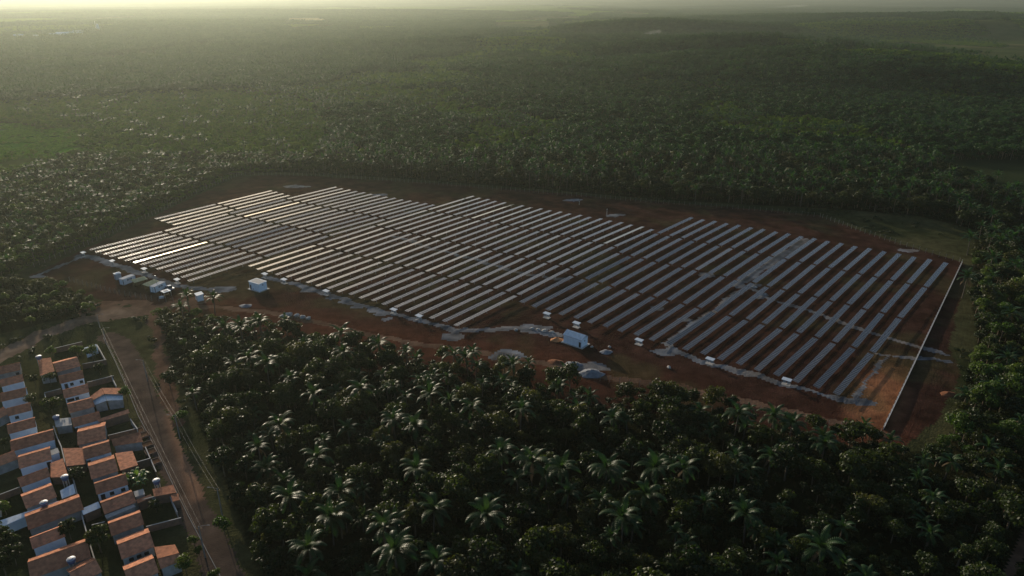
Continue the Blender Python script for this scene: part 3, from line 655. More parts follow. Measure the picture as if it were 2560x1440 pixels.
mb = MB(); mb.box(-1.0, -.4, -1.23, -1.199, 1.1, 1.7); mb.build('window', M['dark'], t)
def pickup(px, py, az, label):
    p = G(px, py); t = thing('pickup_truck', label, 'pickup truck', (p.x, p.y, 0), az)
    mb = MB(); mb.hexa([(-2.5, -.88, .45), (2.5, -.88, .45), (2.5, .88, .45), (-2.5, .88, .45)], [(-2.5, -.85, 1.0), (2.4, -.82, .98), (2.4, .82, .98), (-2.5, .85, 1.0)]); bd = mb.build('body', M['tank'], t)
    mb = MB(); mb.hexa([(-.7, -.84, 1.0), (1.3, -.82, 1.0), (1.3, .82, 1.0), (-.7, .84, 1.0)], [(-.5, -.68, 1.65), (.65, -.66, 1.65), (.65, .66, 1.65), (-.5, .68, 1.65)]); cb = mb.build('cab', M['dark'], t)
    mb = MB(); mb.box(-.45, .6, -.62, .62, 1.652, 1.69); mb.build('cab_roof', M['white'], t)
    mb = MB(); mb.box(1.35, 2.35, -.75, .75, 1.0, 1.05); mb.build('bonnet', M['white'], t)
    mb = MB(); mb.box(-2.4, -.8, -.7, .7, 1.001, 1.02); mb.build('load_bed', M['black'], t)
    for x in (-1.6, 1.6):
        for y in (-.78, .78):
            mb = MB(); mb.tube([(x, y - .12, .37), (x, y + .12, .37)], .37, 12); wh = mb.build('wheel', M['black'], t)
            mb = MB(); mb.tube([(x, y - .13, .37), (x, y + .13, .37)], .2, 10); mb.build('rim', M['steel'], wh)
    for y in (-.6, .6): mb = MB(); mb.box(2.4, 2.52, y - .18, y + .18, .7, .88); mb.build('headlight', M['white'], t)
pickup(425, 723, R(140), 'dark blue pickup truck with pale bonnet parked right of the container')
# light masts by the camp and on the bare rear corner
def mast(px, py, h, label, m='concrete'):
    p = G(px, py); t = thing('mast', label, 'mast', p)
    mb = MB(); mb.tube([(0, 0, -.3), (0, 0, h)], [.11, .07], 8); mb.build('pole', M[m], t)
    mb = MB(); mb.box(-.25, .25, -.08, .08, h - .3, h - .05); mb.build('bracket', M['steel'], t)
mast(*c5(1850, 880), 6.5, 'thin mast rising in front of the right-hand container')
mast(1517, 536, 3.2, 'short white post on bare earth behind the middle block', 'pale')
mast(1448, 512, 2.2, 'small pale post near the rear fence', 'pale')
# spoil heaps
def heap(px, py, r, h, label, m, seed, st=1.4):
    p = G(px, py); rr = random.Random(seed); n, k = 22, 9; v = [(0, 0, h)]; f = []
    for j in range(1, k + 1):
        for i in range(n):
            a_ = 2 * math.pi * i / n; q = j / k; nz = .8 + .4 * float(vnoise(math.cos(a_) * 2 + seed + 9, math.sin(a_) * 2 + 9, 1, seed))
            v.append((math.cos(a_) * r * st * q * nz, math.sin(a_) * r * q * nz, max(-.25, h * (1 - q) ** 1.15 * (1 + rr.uniform(-.12, .12)) - .25 * (j == k))))
    for i in range(n): f.append((0, 1 + i, 1 + (i + 1) % n))
    for j in range(k - 1):
        for i in range(n): f.append((1 + j * n + i, 1 + (j + 1) * n + i, 1 + (j + 1) * n + (i + 1) % n, 1 + j * n + (i + 1) % n))
    tag(obj('spoil_heap', mesh('spoil_heap', v, f, M[m], smooth=True), loc=p), label, 'heap', 'heaps of sand, gravel and stone on the site')
heap(1392, 850, 1.9, 1.2, 'orange sand heap against the left end of the gabled hut', 'sand', 1)
heap(1478, 935, 3.2, 1.7, 'dark grey gravel heap in front of the gabled hut, near the trees', 'gravel', 2)
heap(1432, 912, 2.3, 1.1, 'smaller grey gravel heap left of the bigger one', 'gravel', 3)
heap(1515, 880, 1.8, .8, 'low grey rubble heap right of the gabled hut', 'gravel', 4)
heap(615, 765, 1.9, .7, 'dark heap on red earth below the flat-roofed hut', 'gravel', 5)
heap(1390, 905, 2.0, .7, 'low reddish earth heap left of the gravel heaps', 'earthheap', 6)
heap(2370, 985, 2.0, .8, 'reddish earth mound right of the concrete wall', 'earthheap', 7)
heap(1905, 735, 1.6, .9, 'pale rubble heap among the panels of the right block', 'rock', 8)
heap(1885, 718, 1.3, .7, 'small pale rubble heap at the head of the gravel strip', 'rock', 9)
# boulders along the front track
rb = random.Random(3)
def boulder(px, py, s, label):
    p = G(px, py); bm = bmesh.new(); bmesh.ops.create_icosphere(bm, subdivisions=2, radius=1)
    for v in bm.verts: v.co *= rb.uniform(.8, 1.2); v.co.z *= .6
    me = bpy.data.meshes.new('boulder'); bm.to_mesh(me); bm.free(); me.materials.append(M['rock'])
    tag(obj('boulder', me, loc=(p.x, p.y, s * .3), rot=(0, 0, rb.uniform(0, 6)), scl=(s, s * .8, s)), label, 'boulder', 'boulders along the front track')
for i, (a, b, s) in enumerate([(706, 792, 1.1), (722, 789, 1.4), (742, 791, 1.2), (757, 795, 1.3), (771, 797, 1.0)]):
    boulder(a, b, s, 'pale boulder on the tree edge below the flat-roofed hut, %s from the left' % ORD[i])
for i, (a, b, s) in enumerate([(1345, 826, .9), (1362, 829, 1.1), (1380, 832, .9), (1330, 823, .8), (1290, 826, .8), (1672, 920, .8), (1480, 868, .6), (1524, 868, .6)]):
    boulder(a, b, s, 'pale rock on red earth, %s' % ['third left of the sand heap', 'second left of the sand heap', 'touching the sand heap', 'fourth left of the sand heap', 'fifth left of the sand heap', 'right by the wood edge', 'at the gabled hut corner', 'right of the low rubble heap'][i])
# crossed steel bars lying on the gravel pad (reinforcement)
p = G(1262, 895); t = thing('steel_mat', 'rusty reinforcement mats laid out on the pale gravel pad', 'steel mat', (p.x, p.y, .12), R(-15))
for i in range(8):
    mb = MB(); mb.box(-4, 4, -3.2 + i * .9, -3.14 + i * .9, 0, .06); mb.build('bar', M['wood'], t)
    mb = MB(); mb.box(-3.5 + i, -3.44 + i, -3.6, 3.6, .061, .12); mb.build('bar', M['wood'], t)
# ------------------------------------------------------------------ far town and fields
def far_shed(px, py, L, W, h, az, label, m):
    p = G(px, py); z = float(hz(p.x, p.y)) - .5
    t = thing('factory_shed', label, 'industrial shed', (p.x, p.y, z), az, 'sheds of the distant town')
    mb = MB(); mb.box(-L / 2, L / 2, -W / 2, W / 2, 0, h); mb.build('wall', M['wall_white'], t)
    mb = MB(); mb.hexa([(-L / 2 - .5, -W / 2 - .5, h), (L / 2 + .5, -W / 2 - .5, h), (L / 2 + .5, 0, h + W * .14), (-L / 2 - .5, 0, h + W * .14)], [(-L / 2 - .5, -W / 2 - .5, h + .3), (L / 2 + .5, -W / 2 - .5, h + .3), (L / 2 + .5, 0, h + W * .14 + .3), (-L / 2 - .5, 0, h + W * .14 + .3)]); mb.build('roof_slope', m, t)
    mb = MB(); mb.hexa([(-L / 2 - .5, 0, h + W * .14), (L / 2 + .5, 0, h + W * .14), (L / 2 + .5, W / 2 + .5, h), (-L / 2 - .5, W / 2 + .5, h)], [(-L / 2 - .5, 0, h + W * .14 + .3), (L / 2 + .5, 0, h + W * .14 + .3), (L / 2 + .5, W / 2 + .5, h + .3), (-L / 2 - .5, W / 2 + .5, h + .3)]); mb.build('roof_slope', m, t)
for i, (px, py, L, W, h, az) in enumerate([(50, 95, 26, 16, 8, .2), (90, 94, 14, 10, 6, .1), (140, 94, 30, 18, 9, .15), (160, 92, 36, 20, 10, .15), (178, 88, 20, 14, 8, .1), (198, 86, 30, 16, 8, .15), (214, 84, 24, 14, 8, .1), (232, 84, 22, 14, 7, .2), (120, 104, 20, 14, 6, .1), (20, 103, 18, 12, 6, .1), (330, 86, 16, 12, 6, .1), (372, 88, 16, 12, 6, .1)]):
    far_shed(px, py, L, W, h, az, 'pale shed roof in the distant hazy town, %s from the left edge' % ordn(i), M['zinc'] if i % 3 else M['white'])
p = G(248, 84); t = thing('grain_silo', 'tall bright tower glinting above the distant town', 'tower', (p.x, p.y, float(hz(p.x, p.y)) - .5), 0)
mb = MB(); mb.tube([(0, 0, 0), (0, 0, 24)], 4, 16); mb.build('shaft', M['white'], t)
mb = MB(); mb.tube([(0, 0, 24), (0, 0, 28)], [4.2, .5], 16); mb.build('cap', M['white'], t)
mb = MB(); mb.tube([(-8, 2, 0), (-8, 2, 36)], .7, 8); mb.build('elevator_leg', M['steel'], t)
# ------------------------------------------------------------------ the village below left
def c1(x, y): return x / 2.4, 840 + y / 2.4
def slab(mb, a, b, c, d, th, m=0):
    up = Vector((0, 0, th)); mb.hexa([a, b, c, d], [a + up, b + up, c + up, d + up], m)
def house(label, r1, r2, e1, wall='wall_white', hr=3.9, he=2.65, wins=(), door=None, far=None, name='row_house'):
    """gabled house from its ridge line r1-r2 and the left end of its near eave e1 (crop pixels)"""
    a, b = G(*c1(*r1), hr), G(*c1(*r2), hr); d = b - a; L = d.length; az = math.atan2(d.y, d.x); d.normalize()
    n = Vector((d.y, -d.x, 0))                                   # towards the camera
    e = G(*c1(*e1), he); half = min(4.6, max(2.3, (e - a).dot(n)))
    farh = far if far else half * .92
    mid = (a + b) / 2
    t = thing(name, label, 'house', (mid.x, mid.y, 0), az)
    x = L / 2; ov = .35; sl = (hr - he) / half
    yn, yf = -(half - ov), farh - ov                              # local -y is towards the camera
    zn, zf = hr - sl * (half - ov) - .08, hr - sl * (farh - ov) - .08
    xi = x - .22; mb = MB()
    mb.add([(-xi, yn, -.1), (xi, yn, -.1), (xi, yf, -.1), (-xi, yf, -.1), (-xi, yn, zn), (xi, yn, zn), (xi, yf, zf), (-xi, yf, zf), (-xi, 0, hr - .08), (xi, 0, hr - .08)],
           [(0, 1, 5, 4), (2, 3, 7, 6), (1, 2, 6, 9, 5), (3, 0, 4, 8, 7)])
    mb.build('wall', M[wall], t)
    for s_, hf in ((-1, half), (1, farh)):
        mb = MB(); A = Vector((-x, 0, hr)); B = Vector((x, 0, hr)); Cc = Vector((x, s_ * hf, hr - sl * hf)); D = Vector((-x, s_ * hf, hr - sl * hf))
        if s_ < 0: slab(mb, D, Cc, B, A, .09)
        else: slab(mb, A, B, Cc, D, .09)
        mb.build('roof_slope', M['tile'], t)
    mb = MB(); mb.tube([(-x, 0, hr + .09), (x, 0, hr + .09)], .12, 6); mb.build('ridge_cap', M['tile'], t)
    for u in wins:
        mb = MB(); mb.box(u * xi - .45, u * xi + .45, yn - .03, yn + .01, 1.05, 1.95); wn = mb.build('window', M['dark'], t)
        mb = MB(); mb.box(u * xi - .55, u * xi + .55, yn - .10, yn - .031, .97, 1.048); mb.build('sill', M['concrete'], wn)
    if door is not None:
        mb = MB(); mb.box(door * xi - .45, door * xi + .45, yn - .03, yn + .01, -.05, 2.05); dr = mb.build('door', M['dark'], t)
        mb = MB(); mb.box(door * xi + .3, door * xi + .38, yn - .08, yn - .031, .95, 1.05); mb.build('handle', M['steel'], dr)
    return t
RC = 'in the street column, %s'
house('brown-tiled house at the top of the street column, next to the tank-topped house', (320, 168), (465, 130), (328, 222), 'wall_grey')
house('second tiled house ' + RC % 'white wall with two small dark windows', (350, 243), (495, 208), (360, 288), wins=(-.1, .75), door=-.6)
house('third tiled house ' + RC % 'low white wall with three openings', (375, 328), (525, 290), (385, 376), wins=(-.75, -.45, -.05))
house('fourth tiled house ' + RC % 'grey wall, beside the white-roofed corner house', (403, 412), (555, 372), (412, 466), 'wall_grey')
house('fifth tiled house ' + RC % 'long blank white wall', (430, 500), (595, 455), (450, 546), door=-.9)
house('sixth tiled house ' + RC % 'broad brown roof, no wall showing', (462, 580), (630, 540), (485, 655), 'wall_grey')
house('seventh tiled house ' + RC % 'white patio sheet at its wall', (495, 680), (655, 635), (520, 740), wins=(-.8,))
house('eighth tiled house ' + RC % 'broad brown roof above grey eaves', (530, 785), (690, 735), (555, 860), 'wall_grey')
house('ninth tiled house ' + RC % 'white wall with door and two windows', (565, 890), (755, 830), (590, 950), wins=(-.1, .65), door=-.7)
house('tenth tiled house ' + RC % 'grey lean-to along its near side', (605, 1005), (795, 935), (630, 1070), 'wall_grey')
house('eleventh tiled house ' + RC % 'grey blank wall, dark yard on its right', (650, 1130), (845, 1060), (690, 1195), 'wall_grey')
house('twelfth tiled house ' + RC % 'dark green veranda openings below', (705, 1255), (900, 1180), (750, 1335), 'wall_grey', wins=(-.5, 0, .5))
house('lowest tiled house ' + RC % 'cut by the bottom edge', (745, 1410), (925, 1335), (790, 1490), 'wall_grey')
MC = 'in the left column, %s'
house('topmost tiled house ' + MC % 'bright ridge, grey wall', (-20, 190), (118, 160), (-20, 236), 'wall_grey', wins=(.7,))
house('second tiled house ' + MC % 'tall blank white wall below', (-5, 267), (135, 232), (5, 303))
house('third tiled house ' + MC % 'long blank white wall, left end hidden', (0, 347), (155, 312), (18, 393))
house('fourth tiled house ' + MC % 'white wall with one dark window', (40, 437), (182, 402), (44, 484), wins=(-.35,))
house('fifth tiled house ' + MC % 'long blank white wall above a double-length roof', (40, 537), (208, 492), (60, 588))
house('long tiled house ' + MC % 'sixth down, white wall half hidden by grey shed', (60, 635), (318, 565), (95, 688))
house('seventh tiled house ' + MC % 'white patio room with dark door at right', (105, 732), (300, 676), (112, 800), door=.8)
house('eighth tiled house ' + MC % 'clean white wall, red-roofed shed to its right', (105, 857), (285, 792), (128, 903))
house('ninth tiled house ' + MC % 'blue tank at its near corner', (130, 967), (315, 897), (145, 1042), 'wall_grey')
house('extra long tiled house ' + MC % 'pale wall strip along its far side', (150, 1088), (480, 968), (172, 1165), 'wall_grey')
house('eleventh tiled house ' + MC % 'white wall, bushes on its right', (178, 1217), (375, 1142), (203, 1278))
house('big tiled house ' + MC % 'water tank on the near roof slope', (165, 1362), (525, 1232), (190, 1460), 'wall_grey', hr=4.3)
house('tiled house ' + MC % 'at the bottom edge beside the garden tree', (415, 1422), (575, 1342), (450, 1500), 'wall_grey')
LC = 'at the left picture edge, %s'
house('tiled roof end ' + LC % 'beside the windowed white wall', (-60, 470), (25, 428), (-50, 505), 'wall_grey')
house('tiled house ' + LC % 'grey gable wall, above the ninth house', (-60, 745), (85, 690), (-50, 800), 'wall_grey', he=2.6)
house('tiled house cut by the left edge, level with the pale wall strip', (-120, 1010), (-10, 975), (-110, 1060), 'wall_grey')
# street-side houses and annexes
def mono(label, quad, zs, wall='brickwall', m='tile', name='annex', cat='annex', on=None):
    """single-pitch roof over walls; quad = four roof corners (crop pixels, from far left clockwise: far left, far right, near right, near left)"""
    P = [G(*c1(*q), z) for q, z in zip(quad, zs)]; ctr = sum(P, Vector()) / 4
    t = on or thing(name, label, cat, (ctr.x, ctr.y, 0)); org = Vector((t.location.x, t.location.y, 0)); Q = [p - org for p in P]; ctr = Vector((ctr.x, ctr.y, 0)) - org
    mb = MB(); up = Vector((0, 0, .08)); lo = [Q[3], Q[2], Q[1], Q[0]]; mb.hexa(lo, [q + up for q in lo]); mb.build('roof', M[m], t)
    I = [Vector((ctr.x + (q.x - ctr.x) * .9, ctr.y + (q.y - ctr.y) * .9, q.z - .03)) for q in lo]; mb = MB()
    mb.add([(q.x, q.y, -.1) for q in I] + [tuple(q) for q in I], [(0, 1, 5, 4), (1, 2, 6, 5), (2, 3, 7, 6), (3, 0, 4, 7)]); mb.build('wall', M[wall], t)
    return t
tk = mono('tiled house with its ridge across, blue tank behind, top of the village', [(228, 140), (305, 130), (328, 212), (240, 240)], (3.2, 4.0, 4.0, 3.2), 'wall_grey', name='row_house', cat='house')
ch = mono('corner house with brown tile gable and white sheet porch, beside street tree', [(540, 365), (608, 315), (626, 348), (558, 385)], (3.0, 3.9, 3.9, 3.0), 'wall_grey', name='corner_house', cat='house')
mono('', [(610, 313), (725, 312), (738, 352), (628, 348)], (3.9, 3.1, 3.1, 3.9), 'wall_grey', on=ch)
mono('', [(556, 387), (626, 352), (640, 388), (570, 415)], (2.5, 3.3, 3.3, 2.5), 'wall_grey', 'zinc', on=ch)
mono('', [(628, 352), (738, 355), (738, 385), (642, 388)], (3.3, 2.6, 2.6, 3.3), 'wall_grey', 'zinc', on=ch)
mono('tile strip over a long brown brick wall, street side', [(585, 502), (770, 440), (778, 462), (592, 518)], (2.8, 2.8, 2.5, 2.5))
mono('long lean-to with sunlit tiles, street side beside the seventh house', [(668, 622), (840, 575), (858, 635), (680, 662)], (3.6, 3.2, 2.6, 2.6), 'wall_grey')
mono('flat red-tiled annex behind a dark yard, street side', [(690, 705), (795, 690), (828, 775), (722, 808)], (2.9, 2.6, 2.5, 2.8), 'brickwall')
mono('small tiled roof right at the street edge', [(915, 920), (1040, 893), (1058, 940), (925, 965)], (2.7, 2.6, 2.5, 2.5))
mono('low tile strip linking the tenth house to the street', [(818, 985), (905, 950), (915, 970), (825, 1005)], (2.5, 2.5, 2.3, 2.3))
mono('second small tiled roof at the street edge', [(1025, 955), (1070, 945), (1078, 985), (1035, 995)], (2.4, 2.3, 2.2, 2.2))
wv_ = mono('wavy-tiled gabled house by the street near the bottom edge', [(925, 1268), (1050, 1252), (1075, 1303), (945, 1338)], (3.0, 3.0, 3.7, 3.7), 'wall_grey', name='street_house', cat='house')
mono('', [(946, 1341), (1077, 1306), (1085, 1350), (965, 1400)], (3.7, 3.7, 2.8, 2.8), 'wall_grey', on=wv_)
mono('sunlit tile roof of the yard shed between the two columns', [(377, 675), (495, 672), (515, 770), (400, 782)], (2.9, 2.9, 2.6, 2.6))
mono('dull red tile roof of the shed left of the sunlit one', [(300, 765), (378, 735), (410, 845), (305, 850)], (2.6, 2.6, 2.4, 2.4))
mono('white sheet roof beside the ninth house, upper of two', [(360, 930), (440, 888), (455, 945), (372, 978)], (2.7, 2.7, 2.3, 2.3), 'brickwall', 'zinc', 'sheet_shed', 'shed')
mono('white sheet roof of the yard shed with a dark gash, lower of two', [(485, 1040), (590, 995), (605, 1030), (500, 1075)], (2.6, 2.6, 2.3, 2.3), 'brickwall', 'zinc', 'sheet_shed', 'shed')
mono('white sheet awning on the seventh house wall', [(568, 705), (615, 690), (628, 715), (580, 728)], (2.6, 2.6, 2.3, 2.3), 'wall_white', 'zinc', 'awning', 'awning')
mono('long pale roof strip above the extra long house', [(-10, 1112), (352, 990), (362, 1002), (-5, 1155)], (2.6, 2.6, 2.4, 2.4), 'wall_white', 'zinc', 'sheet_roof', 'sheet roof')
mono('grey lean-to roof below the tenth house', [(628, 1078), (800, 1010), (815, 1025), (640, 1098)], (2.4, 2.4, 2.1, 2.1), 'wall_grey', 'concrete')
mono('grey flat roof between the columns, next to a tank', [(325, 500), (425, 490), (432, 535), (335, 548)], (2.5, 2.5, 2.4, 2.4), 'wall_grey', 'concrete')
mono('patio room with white walls and no tiles, seventh house', [(265, 700), (345, 672), (358, 700), (272, 730)], (2.6, 2.6, 2.5, 2.5), 'wall_white', 'concrete')
mono('grey slab annex right of the tenth house', [(800, 935), (860, 918), (870, 950), (812, 968)], (2.5, 2.5, 2.4, 2.4), 'wall_grey', 'concrete')
mono('bluish sheet roof at the top corner of the village by the street', [(505, 72), (578, 50), (588, 68), (512, 98)], (2.5, 2.5, 2.2, 2.2), 'wall_white', 'zinc', 'sheet_shed', 'shed')
# yard walls
def ywall(label, pts, h=1.9, m='brickwall', th=.16):
    P = [G(*c1(*p)) for p in pts]; o = P[0].copy(); t = thing('yard_wall', label, 'garden wall', o)
    for p, q in zip(P[:-1], P[1:]):
        d = (q - p); L = d.length; az = math.atan2(d.y, d.x)
        mb = MB(); mb.box(.01, L - .01, -th / 2, th / 2, -.1, h); w_ = mb.build('wall_bay', M[m], t, loc=p - o, rot=(0, 0, az))
        mb = MB(); mb.box(0.01, L - .01, -th / 2 - .04, th / 2 + .04, h + .002, h + .07); mb.build('coping', M['concrete'], w_)
ywall('long yard wall dividing the two house columns', [(330, 575), (352, 640), (378, 700), (402, 800), (452, 900), (478, 1005), (512, 1150), (555, 1300), (600, 1450)])
ywall('yard wall between the first and second houses, street side', [(500, 200), (645, 172)])
ywall('yard wall above the white-roofed corner house', [(530, 310), (690, 270)])
ywall('pale wall line along the pavement at the top of the street', [(588, 75), (640, 170)], 1.5, 'concrete')
ywall('pale wall line along the pavement, second from the top', [(672, 262), (704, 325)], 1.5, 'concrete')
ywall('street wall of the grey paved yard', [(790, 530), (832, 590)], 1.8, 'wall_grey')
ywall('dark lower wall of the grey paved yard', [(655, 625), (835, 580)], 1.5)
ywall('brick wall of the dark yard beside the flat red annex', [(728, 830), (915, 775)], 2.2)
ywall('street wall of the dark yard beside the flat red annex', [(880, 700), (945, 850)], 1.8)
ywall('grey gable wall of the yard beside the tenth house', [(810, 1045), (1025, 990)], 2.4, 'wall_grey')
ywall('pale street wall of the tenth house yard', [(1025, 990), (1070, 1090)], 1.6, 'concrete')
ywall('long low brick wall below the dark yard of the eleventh house', [(885, 1180), (1095, 1125)], 1.7)
ywall('brick wall behind the garden tree', [(560, 1170), (640, 1150)], 1.7)
ywall('brick yard wall left of the second street house', [(275, 370), (375, 345)], 1.7)
ywall('short brick side wall below the banana plants', [(275, 372), (288, 415)], 1.5)
ywall('back wall of the village facing the green', [(325, 105), (500, 62)], 1.8)
ywall('brick wall below the eighth left house', [(0, 990), (130, 940)], 1.7)
# walled planting plots along the pavement
for i, (u, v) in enumerate([(832, 575), (862, 600), (885, 655), (905, 700), (930, 760)]):
    p = G(*c1(u, v)); t = thing('planting_box', 'low walled dirt plot on the pavement, %s from the top' % ORD[i], 'planting plot', (p.x, p.y, 0), R(40), 'planting plots along the street')
    for (xa, xb, ya, yb) in ((-1.3, 1.3, -1.3, -1.16), (-1.3, 1.3, 1.16, 1.3), (-1.3, -1.16, -1.159, 1.159), (1.16, 1.3, -1.159, 1.159)):
        mb = MB(); mb.box(xa, xb, ya, yb, -.1, .55); mb.build('low_wall', M['brickwall'], t)
    mb = MB(); mb.box(-1.155, 1.155, -1.155, 1.155, 0, .22); mb.build('soil', M['sand'], t)
# water tanks
def tank(px, py, z, label, leg=0.):
    p = G(*c1(px, py), z); t = thing('water_tank', label, 'water tank', (p.x, p.y, z - leg))
    if leg > 0:
        for sx in (-.4, .4):
            for sy in (-.4, .4): mb = MB(); mb.box(sx - .08, sx + .08, sy - .08, sy + .08, 0, leg); mb.build('leg', M['concrete'], t)
    mb = MB(); mb.tube([(0, 0, leg), (0, 0, leg + .25), (0, 0, leg + .8), (0, 0, leg + .95)], [.62, .72, .82, .82], 18); mb.build('drum', M['tank'], t)
    mb = MB(); mb.tube([(0, 0, leg + .952), (0, 0, leg + 1.02), (0, 0, leg + 1.18)], [.86, .86, .3], 18); mb.build('lid', M['lid'], t)
tank(235, 138, 4.0, 'blue water tank on the ridge-across house, top of village', 4.0)
tank(340, 500, 2.6, 'dark blue water tank on the grey flat roof between the columns')
tank(392, 862, 3.2, 'dark blue water tank on posts beside the dull red shed', 3.2)
tank(268, 1018, 3.1, 'blue water tank at the ninth left house', 3.1)
tank(432, 1360, 3.3, 'dark blue water tank on the big roof near the bottom', 3.3)
tank(942, 885, 3.6, 'dark water tank raised on posts by the street', 3.6)
# street furniture
def lamp_post(top, base, label, arm=-1):
    b = G(*c1(*base)); t = thing('street_lamp', label, 'street lamp', b)
    h = 8.0
    for _ in range(40):                                            # height that puts the top where it is seen
        x_, y_ = PX(b.x, b.y, h)
        if y_ < c1(*top)[1]: h -= .15
        else: h += .15
    mb = MB(); mb.tube([(0, 0, -.3), (0, 0, h)], [.17, .10], 8); mb.build('pole', M['fencepost'], t)
    mb = MB(); mb.tube([(0, 0, h - .15), (arm * 1.0, .1, h + .1), (arm * 2.0, .2, h + .12)], .04, 6); ar = mb.build('arm', M['fencepost'], t)
    mb = MB(); mb.box(arm * 2.0 - .3, arm * 2.0 + .3, .1, .3, h + .03, h + .14); mb.build('lamp_head', M['fencepost'], ar)
    mb = MB(); mb.box(-.7, .7, -.05, .05, h - .7, h - .6); mb.build('crossarm', M['wood'], t)
    return b + Vector((0, 0, h - .55))
w1 = lamp_post((860, 145), (886, 270), 'concrete lamp post with arm, top right of the street')
w2 = lamp_post((1050, 475), (1080, 615), 'concrete lamp post with arm in front of a bush, middle right of the street')
w3 = lamp_post((1300, 910), (1335, 1080), 'concrete lamp post against the dark wood, lower right of the street')
w4 = lamp_post((1190, 1140), (1232, 1330), 'concrete lamp post on the house side of the street, near the bottom', 1)
w0 = lamp_post((590, -45), (632, 20), 'concrete power pole at the top end of the street', 1)
wl = lamp_post((590, -130), (600, -50), 'concrete power pole on the green by the dirt road junction', 1)
def wires(ps, label):
    t = thing('power_line', label, 'power line', ps[0])
    for off in (-.55, .55):
        for p, q in zip(ps[:-1], ps[1:]):
            mb = MB(); pts = []
            for k in range(13):
                s = k / 12; v = p.lerp(q, s) + Vector((off, 0, -4 * s * (1 - s) * .9)) - ps[0]; pts.append(v)
            mb.tube(pts, .012, 4); mb.build('wire', M['wire'], t)
wires([w1, w2, w3], 'overhead wires along the right side of the street')
wires([wl, w0, w4], 'overhead wires along the house side of the street')
# kerb along the houses
kp = [G(*c1(*p)) for p in [(620, 10), (690, 150), (765, 320), (830, 480), (905, 620), (985, 780), (1060, 940), (1130, 1080), (1220, 1250), (1310, 1420), (1400, 1600)]]
t = thing('street_kerb', 'grey stone kerb line along the house side of the street', 'kerb', kp[0])
for p, q in zip(kp[:-1], kp[1:]):
    d = q - p; L = d.length; n = max(1, round(L / 2)); az = math.atan2(d.y, d.x)
    for i in range(n):
        mb = MB(); mb.box(.015, L / n - .015, -.07, .07, -.1, .12); mb.build('kerb_stone', M['fencepost'], t, loc=p.lerp(q, i / n) - kp[0], rot=(0, 0, az))
# ------------------------------------------------------------------ vegetation meshes
def leaf_cloud(r, nblob, nleaf, size, rx, rz, flat=.75):
    """leaf-sized quads on clumps spread through a crown of radius rx and half height rz, centred on the origin"""
    bl = []
    for _ in range(nblob):
        while True:
            p = r.uniform(-1, 1, 3)
            if .25 < np.linalg.norm(p) < 1 and p[2] > -.75: break
        p = p / np.linalg.norm(p) * np.linalg.norm(p) ** .5
        bl.append((p * [rx * .74, rx * .74, rz * .74], r.uniform(.26, .46) * rx))
    bl.append((np.array([0, 0, rz * .1]), rx * .55))
    wts = np.array([b[1] ** 2 for b in bl]); idx = r.choice(len(bl), nleaf, p=wts / wts.sum())
    d = r.normal(size=(nleaf, 3)); d[:, 2] = np.abs(d[:, 2]) * 1.0 - .35 * (r.random(nleaf) < .35); d /= np.linalg.norm(d, axis=1)[:, None]
    c = np.array([b[0] for b in bl])[idx]; rad = np.array([b[1] for b in bl])[idx]
    pos = c + d * (rad * r.uniform(.55, 1.12, nleaf))[:, None] * [1, 1, flat]
    nrm = d + r.normal(size=(nleaf, 3)) * .55; nrm /= np.linalg.norm(nrm, axis=1)[:, None]
    t = np.cross(nrm, r.normal(size=(nleaf, 3))); t /= np.linalg.norm(t, axis=1)[:, None]; b = np.cross(nrm, t)
    s = size * r.uniform(.6, 1.3, nleaf)[:, None]
    q = np.stack([pos - t * s - b * s * .55, pos + t * s * .2 - b * s * .75, pos + t * s + b * s * .5, pos - t * s * .3 + b * s * .7], 1)
    return q.reshape(-1, 3)
def cloud_mesh(name, q, m):
    n = len(q) // 4; me = bpy.data.meshes.new(name)
    me.vertices.add(len(q)); me.vertices.foreach_set('co', q.astype(np.float32).ravel())
    me.loops.add(len(q)); me.loops.foreach_set('vertex_index', np.arange(len(q), dtype=np.int32))
    me.polygons.add(n); me.polygons.foreach_set('loop_start', (np.arange(n) * 4).astype(np.int32)); me.polygons.foreach_set('loop_total', np.full(n, 4, np.int32))
    me.update(calc_edges=True); me.materials.append(m); return me
def trunk_mb(r, h, r0, rx, mb=None):
    mb = mb or MB(); lean = r.normal(size=2) * .25
    top = (lean[0], lean[1], h * .62)
    mb.tube([(0, 0, -.3), (lean[0] * .4, lean[1] * .4, h * .3), top], [r0, r0 * .8, r0 * .6], 6)
    for k in range(4):
        a = k * 1.57 + r.uniform(-.5, .5); e = (lean[0] + math.cos(a) * rx * .6, lean[1] + math.sin(a) * rx * .6, h * r.uniform(.75, .9))
        m_ = ((top[0] + e[0]) / 2 + r.normal() * .1, (top[1] + e[1]) / 2, (top[2] + e[2]) / 2 - .1)
        mb.tube([(lean[0] * .7, lean[1] * .7, h * .45), m_, e], [r0 * .5, r0 * .35, r0 * .15], 5)
    return mb
TREE = []                                                           # (trunk mesh, crown mesh, height, crown radius)
for s in range(6):
    r = np.random.default_rng(100 + s); rx = [3.0, 3.4, 2.6, 3.8, 3.1, 2.7][s]; h = [6.4, 7.2, 6.8, 7.0, 5.6, 8.0][s]; rz = [2.0, 2.3, 2.3, 2.1, 1.9, 2.7][s]
    q = leaf_cloud(r, [13, 15, 11, 17, 13, 12][s], 1150, .25, rx, rz); q[:, 2] += h - rz
    TREE.append((trunk_mb(r, h, .16, rx), cloud_mesh('crown', q, M['leaf']), h, rx))
TREE = [(mesh('trunk', a.v, a.f, M['bark']), b, h, rx) for a, b, h, rx in TREE]
TREE_B = []
